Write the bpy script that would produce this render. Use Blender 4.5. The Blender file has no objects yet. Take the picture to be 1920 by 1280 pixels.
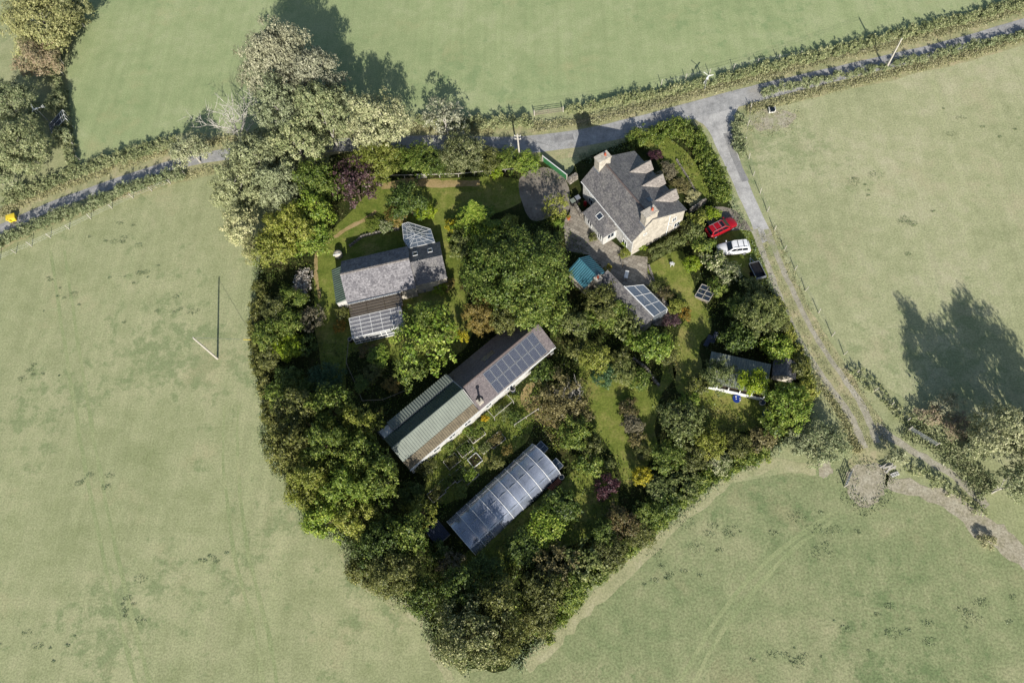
import bpy, bmesh, math, random
import numpy as np
from mathutils import Vector, Matrix
R = math.radians
scene = bpy.context.scene

# ------------------------------------------------------------------ camera (survey of the aerial photograph, metres)
FPX, HCAM = 1333.0, 86.0                       # focal length in photo pixels, flying height
_n = np.array([112., -600., -FPX]); _n /= np.linalg.norm(_n)
_rz = -_n[0]
CR = np.array([math.sqrt(1 - _rz * _rz), 0, _rz])
_uz = -_n[1]; _ux = -_rz * _uz / CR[0]
CU = np.array([_ux, math.sqrt(1 - _ux * _ux - _uz * _uz), _uz])
CB = np.cross(CR, CU)
cam_data = bpy.data.cameras.new("camera")
cam = bpy.data.objects.new("camera", cam_data)
scene.collection.objects.link(cam)
cam.matrix_world = Matrix(((CR[0], CU[0], CB[0], 0), (CR[1], CU[1], CB[1], 0), (CR[2], CU[2], CB[2], HCAM), (0, 0, 0, 1)))
cam_data.sensor_width = 36.0
cam_data.lens = 36.0 * FPX / 1920.0
cam_data.clip_start = 0.5
cam_data.clip_end = 3000
scene.camera = cam

def P(px, py, z=0.0):
    """surveyed point: photo pixel and height above ground -> metres"""
    d = (px - 960) / FPX * CR - (py - 640) / FPX * CU - CB
    t = (z - HCAM) / d[2]
    p = np.array([0, 0, HCAM]) + t * d
    return Vector((p[0], p[1], z))
def MPP(px, py, z=0.0):
    """metres per photo pixel across the view at that place"""
    return (P(px + 1, py, z) - P(px - 1, py, z)).length / 2

# ------------------------------------------------------------------ light
SUN_EL, SUN_AZ = 28.0, 171.0                   # clockwise from +Y
SUN_STRENGTH, SKY_STRENGTH, EXPOSURE = 5.0, 0.085, 0.6
sd = Vector((math.sin(R(SUN_AZ)) * math.cos(R(SUN_EL)), math.cos(R(SUN_AZ)) * math.cos(R(SUN_EL)), math.sin(R(SUN_EL))))
sun_data = bpy.data.lights.new("sun", 'SUN')
sun_data.energy = SUN_STRENGTH; sun_data.angle = R(0.5); sun_data.color = (1.0, 0.955, 0.88)
sun = bpy.data.objects.new("sun", sun_data); scene.collection.objects.link(sun)
sun.rotation_euler = sd.to_track_quat('Z', 'Y').to_euler(); sun.location = (0, 0, 120)
world = bpy.data.worlds.new("World"); scene.world = world; world.use_nodes = True
wn = world.node_tree
sky = wn.nodes.new("ShaderNodeTexSky"); sky.sky_type = 'NISHITA'; sky.sun_disc = False
sky.sun_elevation = R(SUN_EL); sky.sun_rotation = R(SUN_AZ)
bg = wn.nodes["Background"]; bg.inputs[1].default_value = SKY_STRENGTH
wn.links.new(sky.outputs[0], bg.inputs[0])
scene.view_settings.view_transform = 'Standard'
scene.view_settings.look = 'None'
scene.view_settings.exposure = EXPOSURE
scene.view_settings.gamma = 1.0
scene.cycles.max_bounces = 5
scene.cycles.transparent_max_bounces = 12
scene.cycles.use_denoising = True

rnd = random.Random(7)
rng = np.random.default_rng(7)

# ------------------------------------------------------------------ materials
def lin(c):
    c = c / 255.0
    return c / 12.92 if c <= 0.04045 else ((c + 0.055) / 1.055) ** 2.4
def A(r, g, b, k=0.78):
    return (lin(r) * k, lin(g) * k, lin(b) * k, 1)
class NT:
    def __init__(s, name):
        s.m = bpy.data.materials.new(name); s.m.use_nodes = True
        s.t = s.m.node_tree; s.b = s.t.nodes["Principled BSDF"]; s.o = s.t.nodes["Material Output"]
    def n(s, typ, **kw):
        nd = s.t.nodes.new(typ)
        for k, v in kw.items():
            if k.startswith('_'): setattr(nd, k[1:], v)
            else: nd.inputs[k.replace('__', ' ')].default_value = v
        return nd
    def l(s, a, b): s.t.links.new(a, b)
    def coord(s, which='Object'):
        return s.n("ShaderNodeTexCoord").outputs[which]
    def pos(s):
        return s.n("ShaderNodeNewGeometry").outputs['Position']
    def noise(s, co, scale, detail=4, rough=0.6):
        nd = s.n("ShaderNodeTexNoise", Scale=scale, Detail=detail, Roughness=rough); s.l(co, nd.inputs['Vector']); return nd.outputs[0]
    def ramp(s, fac, stops, interp='LINEAR'):
        nd = s.n("ShaderNodeValToRGB"); nd.color_ramp.interpolation = interp
        e = nd.color_ramp.elements
        while len(e) < len(stops): e.new(0.5)
        for el, (p, c) in zip(e, stops): el.position = p; el.color = c
        s.l(fac, nd.inputs[0]); return nd.outputs[0]
    def mix(s, fac, a, b, mode='MIX'):
        nd = s.n("ShaderNodeMixRGB", _blend_type=mode)
        for i, v in ((0, fac), (1, a), (2, b)):
            if isinstance(v, (int, float)): nd.inputs[i].default_value = v
            elif isinstance(v, tuple): nd.inputs[i].default_value = v
            else: s.l(v, nd.inputs[i])
        return nd.outputs[0]
    def bump(s, h, strength, dist=0.05):
        nd = s.n("ShaderNodeBump", Strength=strength, Distance=dist); s.l(h, nd.inputs['Height']); s.l(nd.outputs[0], s.b.inputs['Normal'])
    def fin(s, col, rough=0.8, spec=0.3, metal=0.0):
        if isinstance(col, tuple): s.b.inputs['Base Color'].default_value = col
        else: s.l(col, s.b.inputs['Base Color'])
        s.b.inputs['Roughness'].default_value = rough
        s.b.inputs['Specular IOR Level'].default_value = spec
        s.b.inputs['Metallic'].default_value = metal
        return s.m
GREY = lambda v: (v, v, v, 1)
def ground_mat(name, cols, big=0.06, mid=0.5, fine=5.0, bump=0.5, grain=0.35, dist=0.08, patch=None, streak=None, worn=None):
    s = NT(name); co = s.pos()
    n1 = s.noise(co, big, 5, 0.62); n2 = s.noise(co, mid, 6, 0.7); n3 = s.noise(co, fine, 3, 0.7)
    m = s.mix(0.5, n1, n2)
    st = [(0.36 + 0.28 * i / max(1, len(cols) - 1), c) for i, c in enumerate(cols)]
    c = s.ramp(m, st)
    if streak:                                          # mowing / tractor lines: noise drawn out along one direction
        mp = s.n("ShaderNodeMapping"); mp.inputs['Rotation'].default_value = (0, 0, R(streak)); mp.inputs['Scale'].default_value = (1, 0.035, 1); s.l(co, mp.inputs[0])
        ns = s.noise(mp.outputs[0], 0.8, 5, .7)
        c = s.mix(1.0, c, s.ramp(ns, [(0.34, GREY(0.93)), (0.5, GREY(1.0)), (0.66, GREY(1.06))]), 'MULTIPLY')
    if patch:                                           # greener clumps of coarse grass, gathered in drifts
        np_ = s.noise(co, 0.42, 5, .75); nd = s.noise(co, 0.045, 2, .5)
        f = s.ramp(s.mix(0.45, np_, nd), [(0.54, GREY(0)), (0.6, GREY(.75))])
        c = s.mix(f, c, patch)
    if worn:
        f = s.ramp(s.noise(co, 0.09, 6, .7), [(0.56, GREY(0)), (0.7, GREY(.7))]); c = s.mix(f, c, worn)
    g = s.ramp(n3, [(0.3, GREY(1 - grain)), (0.7, GREY(1 + grain * 0.6))])
    c = s.mix(1.0, c, g, 'MULTIPLY')
    s.bump(s.mix(0.5, n2, n3), bump, dist)
    return s.fin(c, 0.95, 0.1)
def plain(name, col, rough=0.6, spec=0.4, metal=0.0, var=0.18, scale=2.5, bump=0.0):
    s = NT(name); co = s.coord()
    n = s.noise(co, scale, 5, 0.65)
    g = s.ramp(n, [(0.3, GREY(1 - var)), (0.7, GREY(1 + var * 0.5))])
    c = s.mix(1.0, col, g, 'MULTIPLY')
    if bump: s.bump(s.noise(co, scale * 6, 3), bump, 0.02)
    return s.fin(c, rough, spec, metal)
def slate_mat(name, c1, c2, lichen, rows=0.24, width=0.32, lich=0.5, rough=0.55):
    s = NT(name); uv = s.coord('UV')
    br = s.n("ShaderNodeTexBrick", Scale=1.0, Color1=c1, Color2=c2, Mortar=(c1[0] * .35, c1[1] * .35, c1[2] * .35, 1))
    br.inputs['Mortar Size'].default_value = 0.012; br.inputs['Brick Width'].default_value = width
    br.inputs['Row Height'].default_value = rows; br.inputs['Bias'].default_value = 0.0
    s.l(uv, br.inputs['Vector'])
    n = s.noise(uv, 0.7, 6, 0.7); n2 = s.noise(uv, 4.0, 4, 0.7)
    f = s.ramp(s.mix(0.5, n, n2), [(0.46, GREY(0)), (0.6, GREY(lich))])
    c = s.mix(f, br.outputs[0], lichen)
    d = s.ramp(n2, [(0.3, GREY(0.72)), (0.7, GREY(1.15))])
    c = s.mix(1.0, c, d, 'MULTIPLY')
    s.bump(s.mix(0.7, br.outputs[1], n2), 0.5, 0.03)
    return s.fin(c, rough, 0.45)
def stone_mat(name, c1, c2, mortar, scale=2.6, gap=0.05):
    s = NT(name); co = s.coord()
    v = s.n("ShaderNodeTexVoronoi", Scale=scale); s.l(co, v.inputs['Vector'])
    ve = s.n("ShaderNodeTexVoronoi", Scale=scale, _feature='DISTANCE_TO_EDGE'); s.l(co, ve.inputs['Vector'])
    sep = s.n("ShaderNodeSeparateColor"); s.l(v.outputs['Color'], sep.inputs[0])
    c = s.mix(sep.outputs[0], c1, c2)
    c = s.mix(s.ramp(ve.outputs['Distance'], [(0.0, GREY(0)), (gap, GREY(1))]), mortar, c)
    d = s.ramp(s.noise(co, 1.2, 6, .7), [(0.3, GREY(0.78)), (0.7, GREY(1.1))])
    c = s.mix(1.0, c, d, 'MULTIPLY')
    s.bump(s.ramp(ve.outputs['Distance'], [(0, GREY(0)), (.15, GREY(1))]), 0.6, 0.04)
    return s.fin(c, 0.9, 0.15)
def glass_mat(name, tint, clear=0.45, gloss=0.25, rough=0.08, haze=A(190, 200, 205)):
    s = NT(name); s.t.nodes.remove(s.b)
    tr = s.n("ShaderNodeBsdfTransparent", Color=tint)
    gl = s.n("ShaderNodeBsdfGlossy", Roughness=rough); df = s.n("ShaderNodeBsdfDiffuse", Color=haze)
    co = s.coord(); nz = s.noise(co, 0.45, 5, .6); nz2 = s.noise(co, 3.0, 4, .7)
    dirt_sheen = s.ramp(s.mix(0.3, nz, nz2), [(0.35, GREY(1 - clear - 0.18)), (0.68, GREY(1 - clear + 0.22))])  # dirt film; its whiter patches also paint in reflections
    m1 = s.n("ShaderNodeMixShader"); s.l(dirt_sheen, m1.inputs[0]); s.l(tr.outputs[0], m1.inputs[1]); s.l(df.outputs[0], m1.inputs[2])
    m2 = s.n("ShaderNodeMixShader"); m2.inputs[0].default_value = gloss; s.l(m1.outputs[0], m2.inputs[1]); s.l(gl.outputs[0], m2.inputs[2])
    s.l(m2.outputs[0], s.o.inputs[0]); return s.m
def leaf_mat(name, cols, trans=0.15, k=1.0, rough=0.5):
    s = NT(name)
    geo = s.n("ShaderNodeNewGeometry"); oi = s.n("ShaderNodeObjectInfo")
    n = s.noise(s.coord(), 0.55, 3, .6)
    f = s.n("ShaderNodeMath", _operation='MULTIPLY_ADD'); s.l(geo.outputs['Random Per Island'], f.inputs[0]); f.inputs[1].default_value = 0.8
    f2 = s.n("ShaderNodeMath", _operation='MULTIPLY_ADD'); s.l(n, f2.inputs[0]); f2.inputs[1].default_value = 0.9; f2.inputs[2].default_value = -0.36
    s.l(f2.outputs[0], f.inputs[2])
    c = s.ramp(f.outputs[0], [(i / max(1, len(cols) - 1), (q[0] * k, q[1] * k, q[2] * k, 1)) for i, q in enumerate(cols)])
    v = s.ramp(oi.outputs['Random'], [(0, (0.86, 0.88, 0.9, 1)), (1, (1.14, 1.1, 1.0, 1))])
    c = s.mix(1.0, c, v, 'MULTIPLY')
    s.fin(c, rough, 0.3)
    tl = s.n("ShaderNodeBsdfTranslucent"); s.l(c, tl.inputs[0])
    ms = s.n("ShaderNodeMixShader"); ms.inputs[0].default_value = trans
    s.l(s.b.outputs[0], ms.inputs[1]); s.l(tl.outputs[0], ms.inputs[2]); s.l(ms.outputs[0], s.o.inputs[0])
    return s.m

M = {}
M['field'] = ground_mat('hazed_pasture', [A(146, 153, 109), A(164, 168, 125), A(181, 180, 139)], 0.045, 0.35, 4.5, 0.4, 0.34, 0.07, A(130, 144, 100), 8, A(178, 172, 132))  # grass colour whitened to paint in a milky haze
M['field_north'] = ground_mat('hazed_green_pasture', [A(145, 160, 112), A(160, 171, 123), A(175, 181, 137)], 0.05, 0.35, 4.5, 0.4, 0.28, 0.07, A(136, 155, 108), 80, A(172, 172, 126))  # greens whitened with the same painted haze
M['field_east'] = ground_mat('hazed_east_pasture', [A(155, 160, 118), A(174, 176, 134), A(191, 187, 151)], 0.07, 0.45, 4.5, 0.4, 0.36, 0.07, A(144, 154, 110), 62, A(186, 178, 142))  # paleness here is haze put into the grass colour
M['field_south'] = ground_mat('hazed_tussocky_pasture', [A(128, 142, 98), A(149, 156, 113), A(170, 169, 129)], 0.06, 0.45, 4.0, 0.5, 0.4, 0.08, A(116, 134, 90), 118, A(166, 160, 122))  # haze whitening mixed into these tones too
M['verge'] = ground_mat('hazed_dry_verge', [A(142, 146, 106), A(168, 166, 124), A(190, 178, 142)], 0.2, 0.8, 4, 0.5, 0.3, 0.06, A(138, 148, 104))  # verge grass paled further by haze in its colour
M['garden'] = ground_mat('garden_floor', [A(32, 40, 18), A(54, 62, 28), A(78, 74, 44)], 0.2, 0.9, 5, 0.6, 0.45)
M['lawn'] = ground_mat('lawn', [A(96, 110, 44), A(122, 131, 60), A(154, 147, 86)], 0.16, 0.8, 4, 0.5, 0.36, 0.06, A(94, 112, 44), 100, A(162, 148, 94))
M['dry_path'] = ground_mat('trodden_grass', [A(132, 124, 76), A(166, 146, 100), A(182, 158, 118)], 0.3, 1.2, 7, 0.4, 0.28)
M['asphalt'] = ground_mat('hazed_worn_asphalt', [A(140, 139, 137), A(168, 167, 164), A(190, 188, 184)], 0.35, 1.3, 6, 0.3, 0.26, 0.02, None, 78, A(176, 170, 156))  # worn greys lightened further by painted haze
M['repair'] = ground_mat('patched_tarmac', [A(132, 131, 130), A(150, 149, 147), A(166, 164, 160)], 0.6, 2.0, 8, 0.3, 0.2, 0.02)
M['concrete'] = ground_mat('concrete_lane', [A(150, 149, 146), A(186, 184, 180), A(208, 206, 200)], 0.35, 1.1, 6, 0.25, 0.24, 0.02, None, -62, A(178, 170, 154))  # concrete tone lightened with painted haze
M['rut'] = ground_mat('stony_rut', [A(150, 146, 128), A(174, 168, 148), A(194, 188, 172)], 0.4, 1.2, 5, 0.4, 0.34, 0.03, A(150, 154, 112))
M['bare'] = ground_mat('bare_earth', [A(160, 154, 128), A(176, 168, 146), A(188, 182, 160)], 0.5, 1.0, 4, 0.5, 0.36, 0.05, A(158, 162, 118))
M['gravel'] = ground_mat('gravel', [A(112, 104, 94), A(140, 132, 120), A(158, 150, 138)], 0.4, 2, 14, 0.5, 0.3, 0.03)
M['soil'] = ground_mat('dark_soil', [A(38, 34, 24), A(58, 52, 36), A(74, 70, 44)], 0.5, 2, 9, 0.6, 0.4)
def patio_mat():
    s = NT('flagstones'); co = s.pos()
    mp = s.n("ShaderNodeMapping"); mp.inputs['Rotation'].default_value = (0, 0, R(31.4)); s.l(co, mp.inputs[0])
    br = s.n("ShaderNodeTexBrick", Scale=1.0, Color1=A(168, 160, 146), Color2=A(138, 130, 118), Mortar=A(88, 84, 70))
    br.inputs['Mortar Size'].default_value = 0.018; br.inputs['Brick Width'].default_value = 0.75; br.inputs['Row Height'].default_value = 0.5
    s.l(mp.outputs[0], br.inputs['Vector'])
    n = s.noise(co, 0.8, 6, .7); n3 = s.noise(co, 7, 4, .7)
    c = s.mix(1.0, br.outputs[0], s.ramp(s.mix(.4, n, n3), [(0.35, GREY(0.74)), (0.65, GREY(1.2))]), 'MULTIPLY')
    s.bump(s.mix(.5, br.outputs[1], n3), 0.3, 0.02)
    return s.fin(c, 0.85, 0.2)
M['patio'] = patio_mat()
M['slate'] = slate_mat('grey_slate', A(118, 115, 115), A(88, 86, 88), A(152, 148, 140), 0.28, 0.34, 0.6)
M['slate_stone'] = slate_mat('lichened_stone_slate', A(134, 131, 133), A(100, 97, 101), A(170, 166, 166), 0.34, 0.36, 0.7, 0.7)
M['slate_purple'] = slate_mat('purple_slate', A(116, 106, 106), A(98, 90, 92), A(140, 132, 128), 0.26, 0.3, 0.35)
M['slate_dormer'] = slate_mat('pale_dormer_slate', A(150, 142, 134), A(128, 120, 114), A(176, 168, 158), 0.2, 0.4, 0.6)
M['white_wall'] = stone_mat('whitewashed_stone', A(214, 212, 204), A(196, 194, 188), A(206, 204, 198), 2.4)
M['stone'] = stone_mat('pale_limestone', A(206, 198, 182), A(176, 168, 154), A(190, 184, 172), 2.6)
M['dry_stone'] = stone_mat('rough_stone', A(176, 168, 156), A(122, 116, 108), A(66, 62, 54), 3.2, 0.09)
M['ridge'] = plain('dark_ridge_tile', A(104, 92, 88), 0.8)
M['pot'] = plain('terracotta_pot', A(176, 86, 58), 0.8)
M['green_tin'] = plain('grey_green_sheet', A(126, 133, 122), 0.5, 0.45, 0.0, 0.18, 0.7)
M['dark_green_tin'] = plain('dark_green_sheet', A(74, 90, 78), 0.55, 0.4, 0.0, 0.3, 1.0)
M['brown_tin'] = plain('brown_weathered_sheet', A(120, 110, 90), 0.7, 0.3, 0.0, 0.36, 1.3)
M['teal_tin'] = plain('teal_blue_sheet', A(62, 112, 126), 0.5, 0.4, 0.0, 0.24, 1.1)
M['white'] = plain('white_paint', A(232, 232, 228), 0.5, 0.4, 0, 0.06)
M['grey_wood'] = plain('weathered_wood', A(150, 140, 124), 0.9, 0.1, 0, 0.25, 4)
M['dark_wood'] = plain('dark_wood', A(62, 54, 44), 0.9, 0.1, 0, 0.25, 4)
M['pale_wood'] = plain('bleached_wood', A(196, 190, 178), 0.9, 0.1, 0, 0.18, 4)
M['steel'] = plain('galvanised_steel', A(178, 182, 184), 0.4, 0.5, 0.6, 0.1)
M['black'] = plain('black_metal', A(30, 30, 32), 0.5, 0.4, 0, 0.1)
M['rubber'] = plain('rubber', A(26, 26, 26), 0.9, 0.2)
M['dark_glass'] = plain('dark_glass', A(24, 30, 38), 0.08, 0.6, 0, 0.05)
M['pane'] = plain('window_pane', A(48, 58, 70), 0.06, 0.7, 0, 0.1)
M['red_paint'] = plain('red_car_paint', A(158, 16, 30), 0.28, 0.55, 0, 0.05)
M['white_car'] = plain('white_car_paint', A(238, 238, 238), 0.25, 0.55, 0, 0.03)
M['yellow'] = plain('yellow_plastic', A(244, 214, 60), 0.5)
M['green_paint'] = plain('green_gate_paint', A(58, 120, 74), 0.6)
M['blue'] = plain('blue_plastic', A(30, 58, 138), 0.4)
M['teal_plastic'] = plain('teal_plastic', A(24, 84, 100), 0.5)
M['dark_blue'] = plain('slate_blue_sheet', A(52, 58, 74), 0.6)
M['orange'] = plain('terracotta', A(200, 104, 60), 0.8)
M['bark'] = plain('bark', A(96, 86, 70), 0.9, 0.1, 0, 0.3, 3)
M['pale_bark'] = plain('pale_bark', A(190, 184, 172), 0.9, 0.1, 0, 0.2, 3)
M['white_bark'] = plain('bleached_dead_wood', A(200, 194, 184), 0.9, 0.1, 0, 0.2, 3)
M['lead'] = plain('lead_flashing', A(120, 124, 132), 0.5, 0.4)
M['glass'] = glass_mat('horticultural_glass', (0.8, 0.85, 0.88, 1), 0.4, 0.2, 0.08, A(134, 142, 150))
M['poly'] = glass_mat('tunnel_polythene', (0.72, 0.78, 0.86, 1), 0.5, 0.2, 0.14, A(166, 174, 192))
M['poly_brown'] = glass_mat('aged_brown_polycarbonate', (0.55, 0.5, 0.44, 1), 0.3, 0.12, 0.25, A(104, 94, 80))
M['poly_white'] = glass_mat('whitened_polycarbonate', (0.85, 0.85, 0.85, 1), 0.42, 0.2, 0.2, A(150, 147, 148))
def pv_mat():
    s = NT('photovoltaic_cells'); uv = s.coord('UV')
    br = s.n("ShaderNodeTexBrick", Scale=1.0, Color1=A(44, 50, 66), Color2=A(36, 42, 58), Mortar=A(128, 132, 142))
    br.offset = 0.0
    br.inputs['Mortar Size'].default_value = 0.012; br.inputs['Brick Width'].default_value = 0.16; br.inputs['Row Height'].default_value = 0.16
    s.l(uv, br.inputs['Vector']); return s.fin(br.outputs[0], 0.18, 0.5)
M['pv'] = pv_mat()

# foliage species: colour stops
SP = {
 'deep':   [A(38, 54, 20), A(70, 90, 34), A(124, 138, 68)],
 'mid':    [A(48, 68, 22), A(90, 110, 40), A(150, 158, 80)],
 'olive':  [A(56, 64, 28), A(92, 98, 46), A(142, 142, 86)],
 'bright': [A(60, 86, 22), A(106, 130, 42), A(164, 174, 82)],
 'lime':   [A(80, 106, 16), A(120, 142, 30), A(158, 168, 54)],
 'gold':   [A(104, 106, 20), A(150, 142, 30), A(190, 178, 60)],
 'yellowgreen': [A(80, 94, 26), A(122, 130, 48), A(170, 168, 92)],
 'orange': [A(82, 78, 30), A(122, 108, 52), A(164, 142, 80)],
 'purple': [A(40, 26, 32), A(70, 50, 56), A(112, 92, 92)],
 'plum':   [A(40, 22, 30), A(66, 40, 48), A(104, 70, 74)],
 'red':    [A(60, 64, 34), A(92, 88, 50), A(134, 112, 80)],
 'sage':   [A(56, 70, 30), A(96, 108, 56), A(152, 156, 100)],
 'blue':   [A(36, 58, 36), A(60, 90, 56), A(96, 122, 82)],
 'scrub':  [A(66, 62, 36), A(112, 104, 62), A(164, 154, 106)],
 'pinkgrey': [A(74, 70, 54), A(108, 102, 80), A(144, 138, 114)],
 'flecked': [A(56, 76, 32), A(108, 122, 66), A(226, 222, 190)],
 'speck':  [A(52, 62, 30), A(98, 106, 58), A(186, 184, 134)],
 'pale':   [A(112, 122, 86), A(150, 158, 116), A(188, 192, 152)],  # pale rows: outer foliage with haze whitening in the leaf colour
 'palegold': [A(122, 130, 84), A(158, 160, 106), A(192, 188, 138)],
 'palecream': [A(128, 136, 96), A(172, 176, 130), A(218, 214, 174)],
 'palegrey': [A(122, 126, 104), A(154, 156, 130), A(192, 192, 170)],
 'palepink': [A(138, 142, 98), A(166, 152, 120), A(186, 160, 136)],
 'palehedge': [A(110, 124, 84), A(144, 154, 108), A(186, 186, 144)],
 'dry':    [A(142, 144, 102), A(172, 170, 124), A(196, 188, 150)],
 'lawn_tuft': [A(70, 88, 30), A(96, 112, 44), A(128, 130, 66)],
 'tuft':   [A(114, 132, 92), A(136, 150, 108), A(160, 170, 128)],
 'flower_yellow': [A(90, 110, 30), A(214, 176, 30), A(238, 206, 50)],
 'flower_orange': [A(84, 92, 34), A(140, 116, 44), A(186, 138, 52)],
}
for k_, v_ in SP.items(): M['leaf_' + k_] = leaf_mat('foliage_' + k_, v_, k=1.0 if k_.startswith(('pale', 'dry', 'tuft', 'flower')) else 1.14)

# ------------------------------------------------------------------ mesh builder and tagging
COL = scene.collection
class MB:
    def __init__(s): s.v = []; s.f = []; s.uv = []
    def face(s, pts, uvs=None):
        i = len(s.v); s.v += [tuple(p) for p in pts]; s.f.append(tuple(range(i, i + len(pts))))
        s.uv += uvs if uvs else [(p[0] + p[1] * .37, p[2] + p[1] * .61) for p in pts]
    def pface(s, pts, o=None, e1=None):
        """planar face with metric uv: u along pts[0]->pts[1]"""
        pts = [Vector(p) for p in pts]; o = Vector(o) if o is not None else pts[0]
        e1 = (Vector(e1) if e1 is not None else (pts[1] - pts[0])).normalized()
        n = (pts[1] - pts[0]).cross(pts[-1] - pts[0]).normalized(); e2 = n.cross(e1)
        s.face(pts, [((p - o).dot(e1), (p - o).dot(e2)) for p in pts])
    def slab(s, pts, t=0.08):
        """thick roof sheet: polygon pts counter-clockwise from above, thickness t downwards"""
        pts = [Vector(p) for p in pts]; n = (pts[1] - pts[0]).cross(pts[-1] - pts[0]).normalized()
        if n.z < 0: pts.reverse(); n = -n
        lo = [p - n * t for p in pts]
        low = sorted(range(len(pts)), key=lambda i: pts[i].z + pts[(i + 1) % len(pts)].z)[0]
        pts = pts[low:] + pts[:low]; lo = lo[low:] + lo[:low]
        s.pface(pts); s.pface(lo[::-1])
        for i in range(len(pts)):
            j = (i + 1) % len(pts); s.pface([lo[i], lo[j], pts[j], pts[i]])
    def corr(s, a, b, c, d, pitch=0.22, depth=0.04, t=0.03):
        """profiled sheet: a->b along the eave, d->c along the top"""
        a, b, c, d = map(Vector, (a, b, c, d)); n = (b - a).cross(d - a).normalized()
        if n.z < 0: a, b, c, d = b, a, d, c; n = -n
        k = max(2, int((b - a).length / pitch))
        lo, hi = [], []
        for i in range(k):
            for fr, h in ((0.0, 0), (0.35, 0), (0.5, 1), (0.85, 1)):
                q = (i + fr) / k
                lo.append(a.lerp(b, q) + n * depth * h); hi.append(d.lerp(c, q) + n * depth * h)
        lo.append(b.copy()); hi.append(c.copy())
        for i in range(len(lo) - 1): s.pface([lo[i], lo[i + 1], hi[i + 1], hi[i]])
        s.pface([d - n * t, c - n * t, b - n * t, a - n * t])
        for p, q in ((a, b), (b, c), (c, d), (d, a)): s.pface([p - n * t, q - n * t, q, p])
    def box(s, x0, y0, z0, x1, y1, z1):
        p = [Vector((x, y, z)) for z in (z0, z1) for y in (y0, y1) for x in (x0, x1)]
        for q in ((0, 2, 3, 1), (4, 5, 7, 6), (0, 1, 5, 4), (2, 6, 7, 3), (1, 3, 7, 5), (0, 4, 6, 2)): s.pface([p[i] for i in q])
    def bar(s, p, q, w, h=None, up=(0, 0, 1)):
        p, q = Vector(p), Vector(q); h = h or w; d = (q - p).normalized(); up = Vector(up)
        if abs(d.dot(up)) > 0.98: up = Vector((1, 0, 0))
        x = d.cross(up).normalized() * w / 2; y = x.cross(d).normalized() * h / 2
        a = [p - x - y, p + x - y, p + x + y, p - x + y]; b = [v + (q - p) for v in a]
        s.face(a[::-1]); s.face(b)
        for i in range(4): s.face([a[i], a[(i + 1) % 4], b[(i + 1) % 4], b[i]])
    def tube(s, pts, rad, n=8, cap=True):
        pts = [Vector(p) for p in pts]
        rad = rad if isinstance(rad, (list, tuple)) else [rad] * len(pts)
        base = len(s.v); prev = None
        for i, p in enumerate(pts):
            d = (pts[min(i + 1, len(pts) - 1)] - pts[max(i - 1, 0)]).normalized()
            x = d.cross(Vector((0, 0, 1)) if abs(d.z) < 0.95 else Vector((1, 0, 0))).normalized()
            if prev is not None:
                x = (prev - d * prev.dot(d)).normalized() if (prev - d * prev.dot(d)).length > 1e-4 else x
            prev = x; y = d.cross(x)
            for k in range(n):
                t = 2 * math.pi * k / n; s.v.append(tuple(p + (x * math.cos(t) + y * math.sin(t)) * rad[i]))
        for i in range(len(pts) - 1):
            for k in range(n):
                a = base + i * n + k; b = base + i * n + (k + 1) % n
                s.f.append((a, b, b + n, a + n)); s.uv += [(0, 0)] * 4
        if cap:
            s.f.append(tuple(range(base + n - 1, base - 1, -1))); s.uv += [(0, 0)] * n
            e = base + (len(pts) - 1) * n; s.f.append(tuple(range(e, e + n))); s.uv += [(0, 0)] * n
    def extrude(s, sec, axis, t0, t1):
        """closed section in the plane across `axis` (0: section is y,z; 1: section is x,z) pulled from t0 to t1"""
        mk = (lambda a, z, t: Vector((t, a, z))) if axis == 0 else (lambda a, z, t: Vector((a, t, z)))
        A0 = [mk(a, z, t0) for a, z in sec]; A1 = [mk(a, z, t1) for a, z in sec]
        s.pface(A0); s.pface(A1[::-1])
        for i in range(len(sec)):
            j = (i + 1) % len(sec); s.pface([A0[i], A1[i], A1[j], A0[j]])
    def build(s, name, mat, parent=None, smooth=False, bevel=0.0):
        me = bpy.data.meshes.new(name); me.from_pydata(s.v, [], s.f); me.validate()
        if len(me.loops) == len(s.uv):
            ul = me.uv_layers.new(name='UVMap'); ul.data.foreach_set('uv', np.array(s.uv, 'f').ravel())
        me.materials.append(M[mat] if isinstance(mat, str) else mat)
        bm = bmesh.new(); bm.from_mesh(me); bmesh.ops.remove_doubles(bm, verts=bm.verts, dist=1e-5)
        bmesh.ops.recalc_face_normals(bm, faces=bm.faces); bm.to_mesh(me); bm.free()
        if smooth: me.polygons.foreach_set('use_smooth', [True] * len(me.polygons))
        o = bpy.data.objects.new(name, me); COL.objects.link(o)
        if parent is not None: o.parent = parent
        if bevel:
            md = o.modifiers.new('bevel', 'BEVEL'); md.width = bevel; md.segments = 3; md.limit_method = 'ANGLE'; md.angle_limit = R(30)
            if smooth is not None: me.polygons.foreach_set('use_smooth', [True] * len(me.polygons))
        return o
def tag(o, label=None, cat=None, group=None, kind=None):
    if label: o['label'] = label
    if cat: o['category'] = cat
    if group: o['group'] = group
    if kind: o['kind'] = kind
    return o
def thing(name, label, cat, loc, rot=0.0, group=None):
    o = bpy.data.objects.new(name, None); COL.objects.link(o)
    o.location = loc; o.rotation_euler = (0, 0, R(rot)); o.empty_display_size = 0.3
    return tag(o, label, cat, group)

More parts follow.
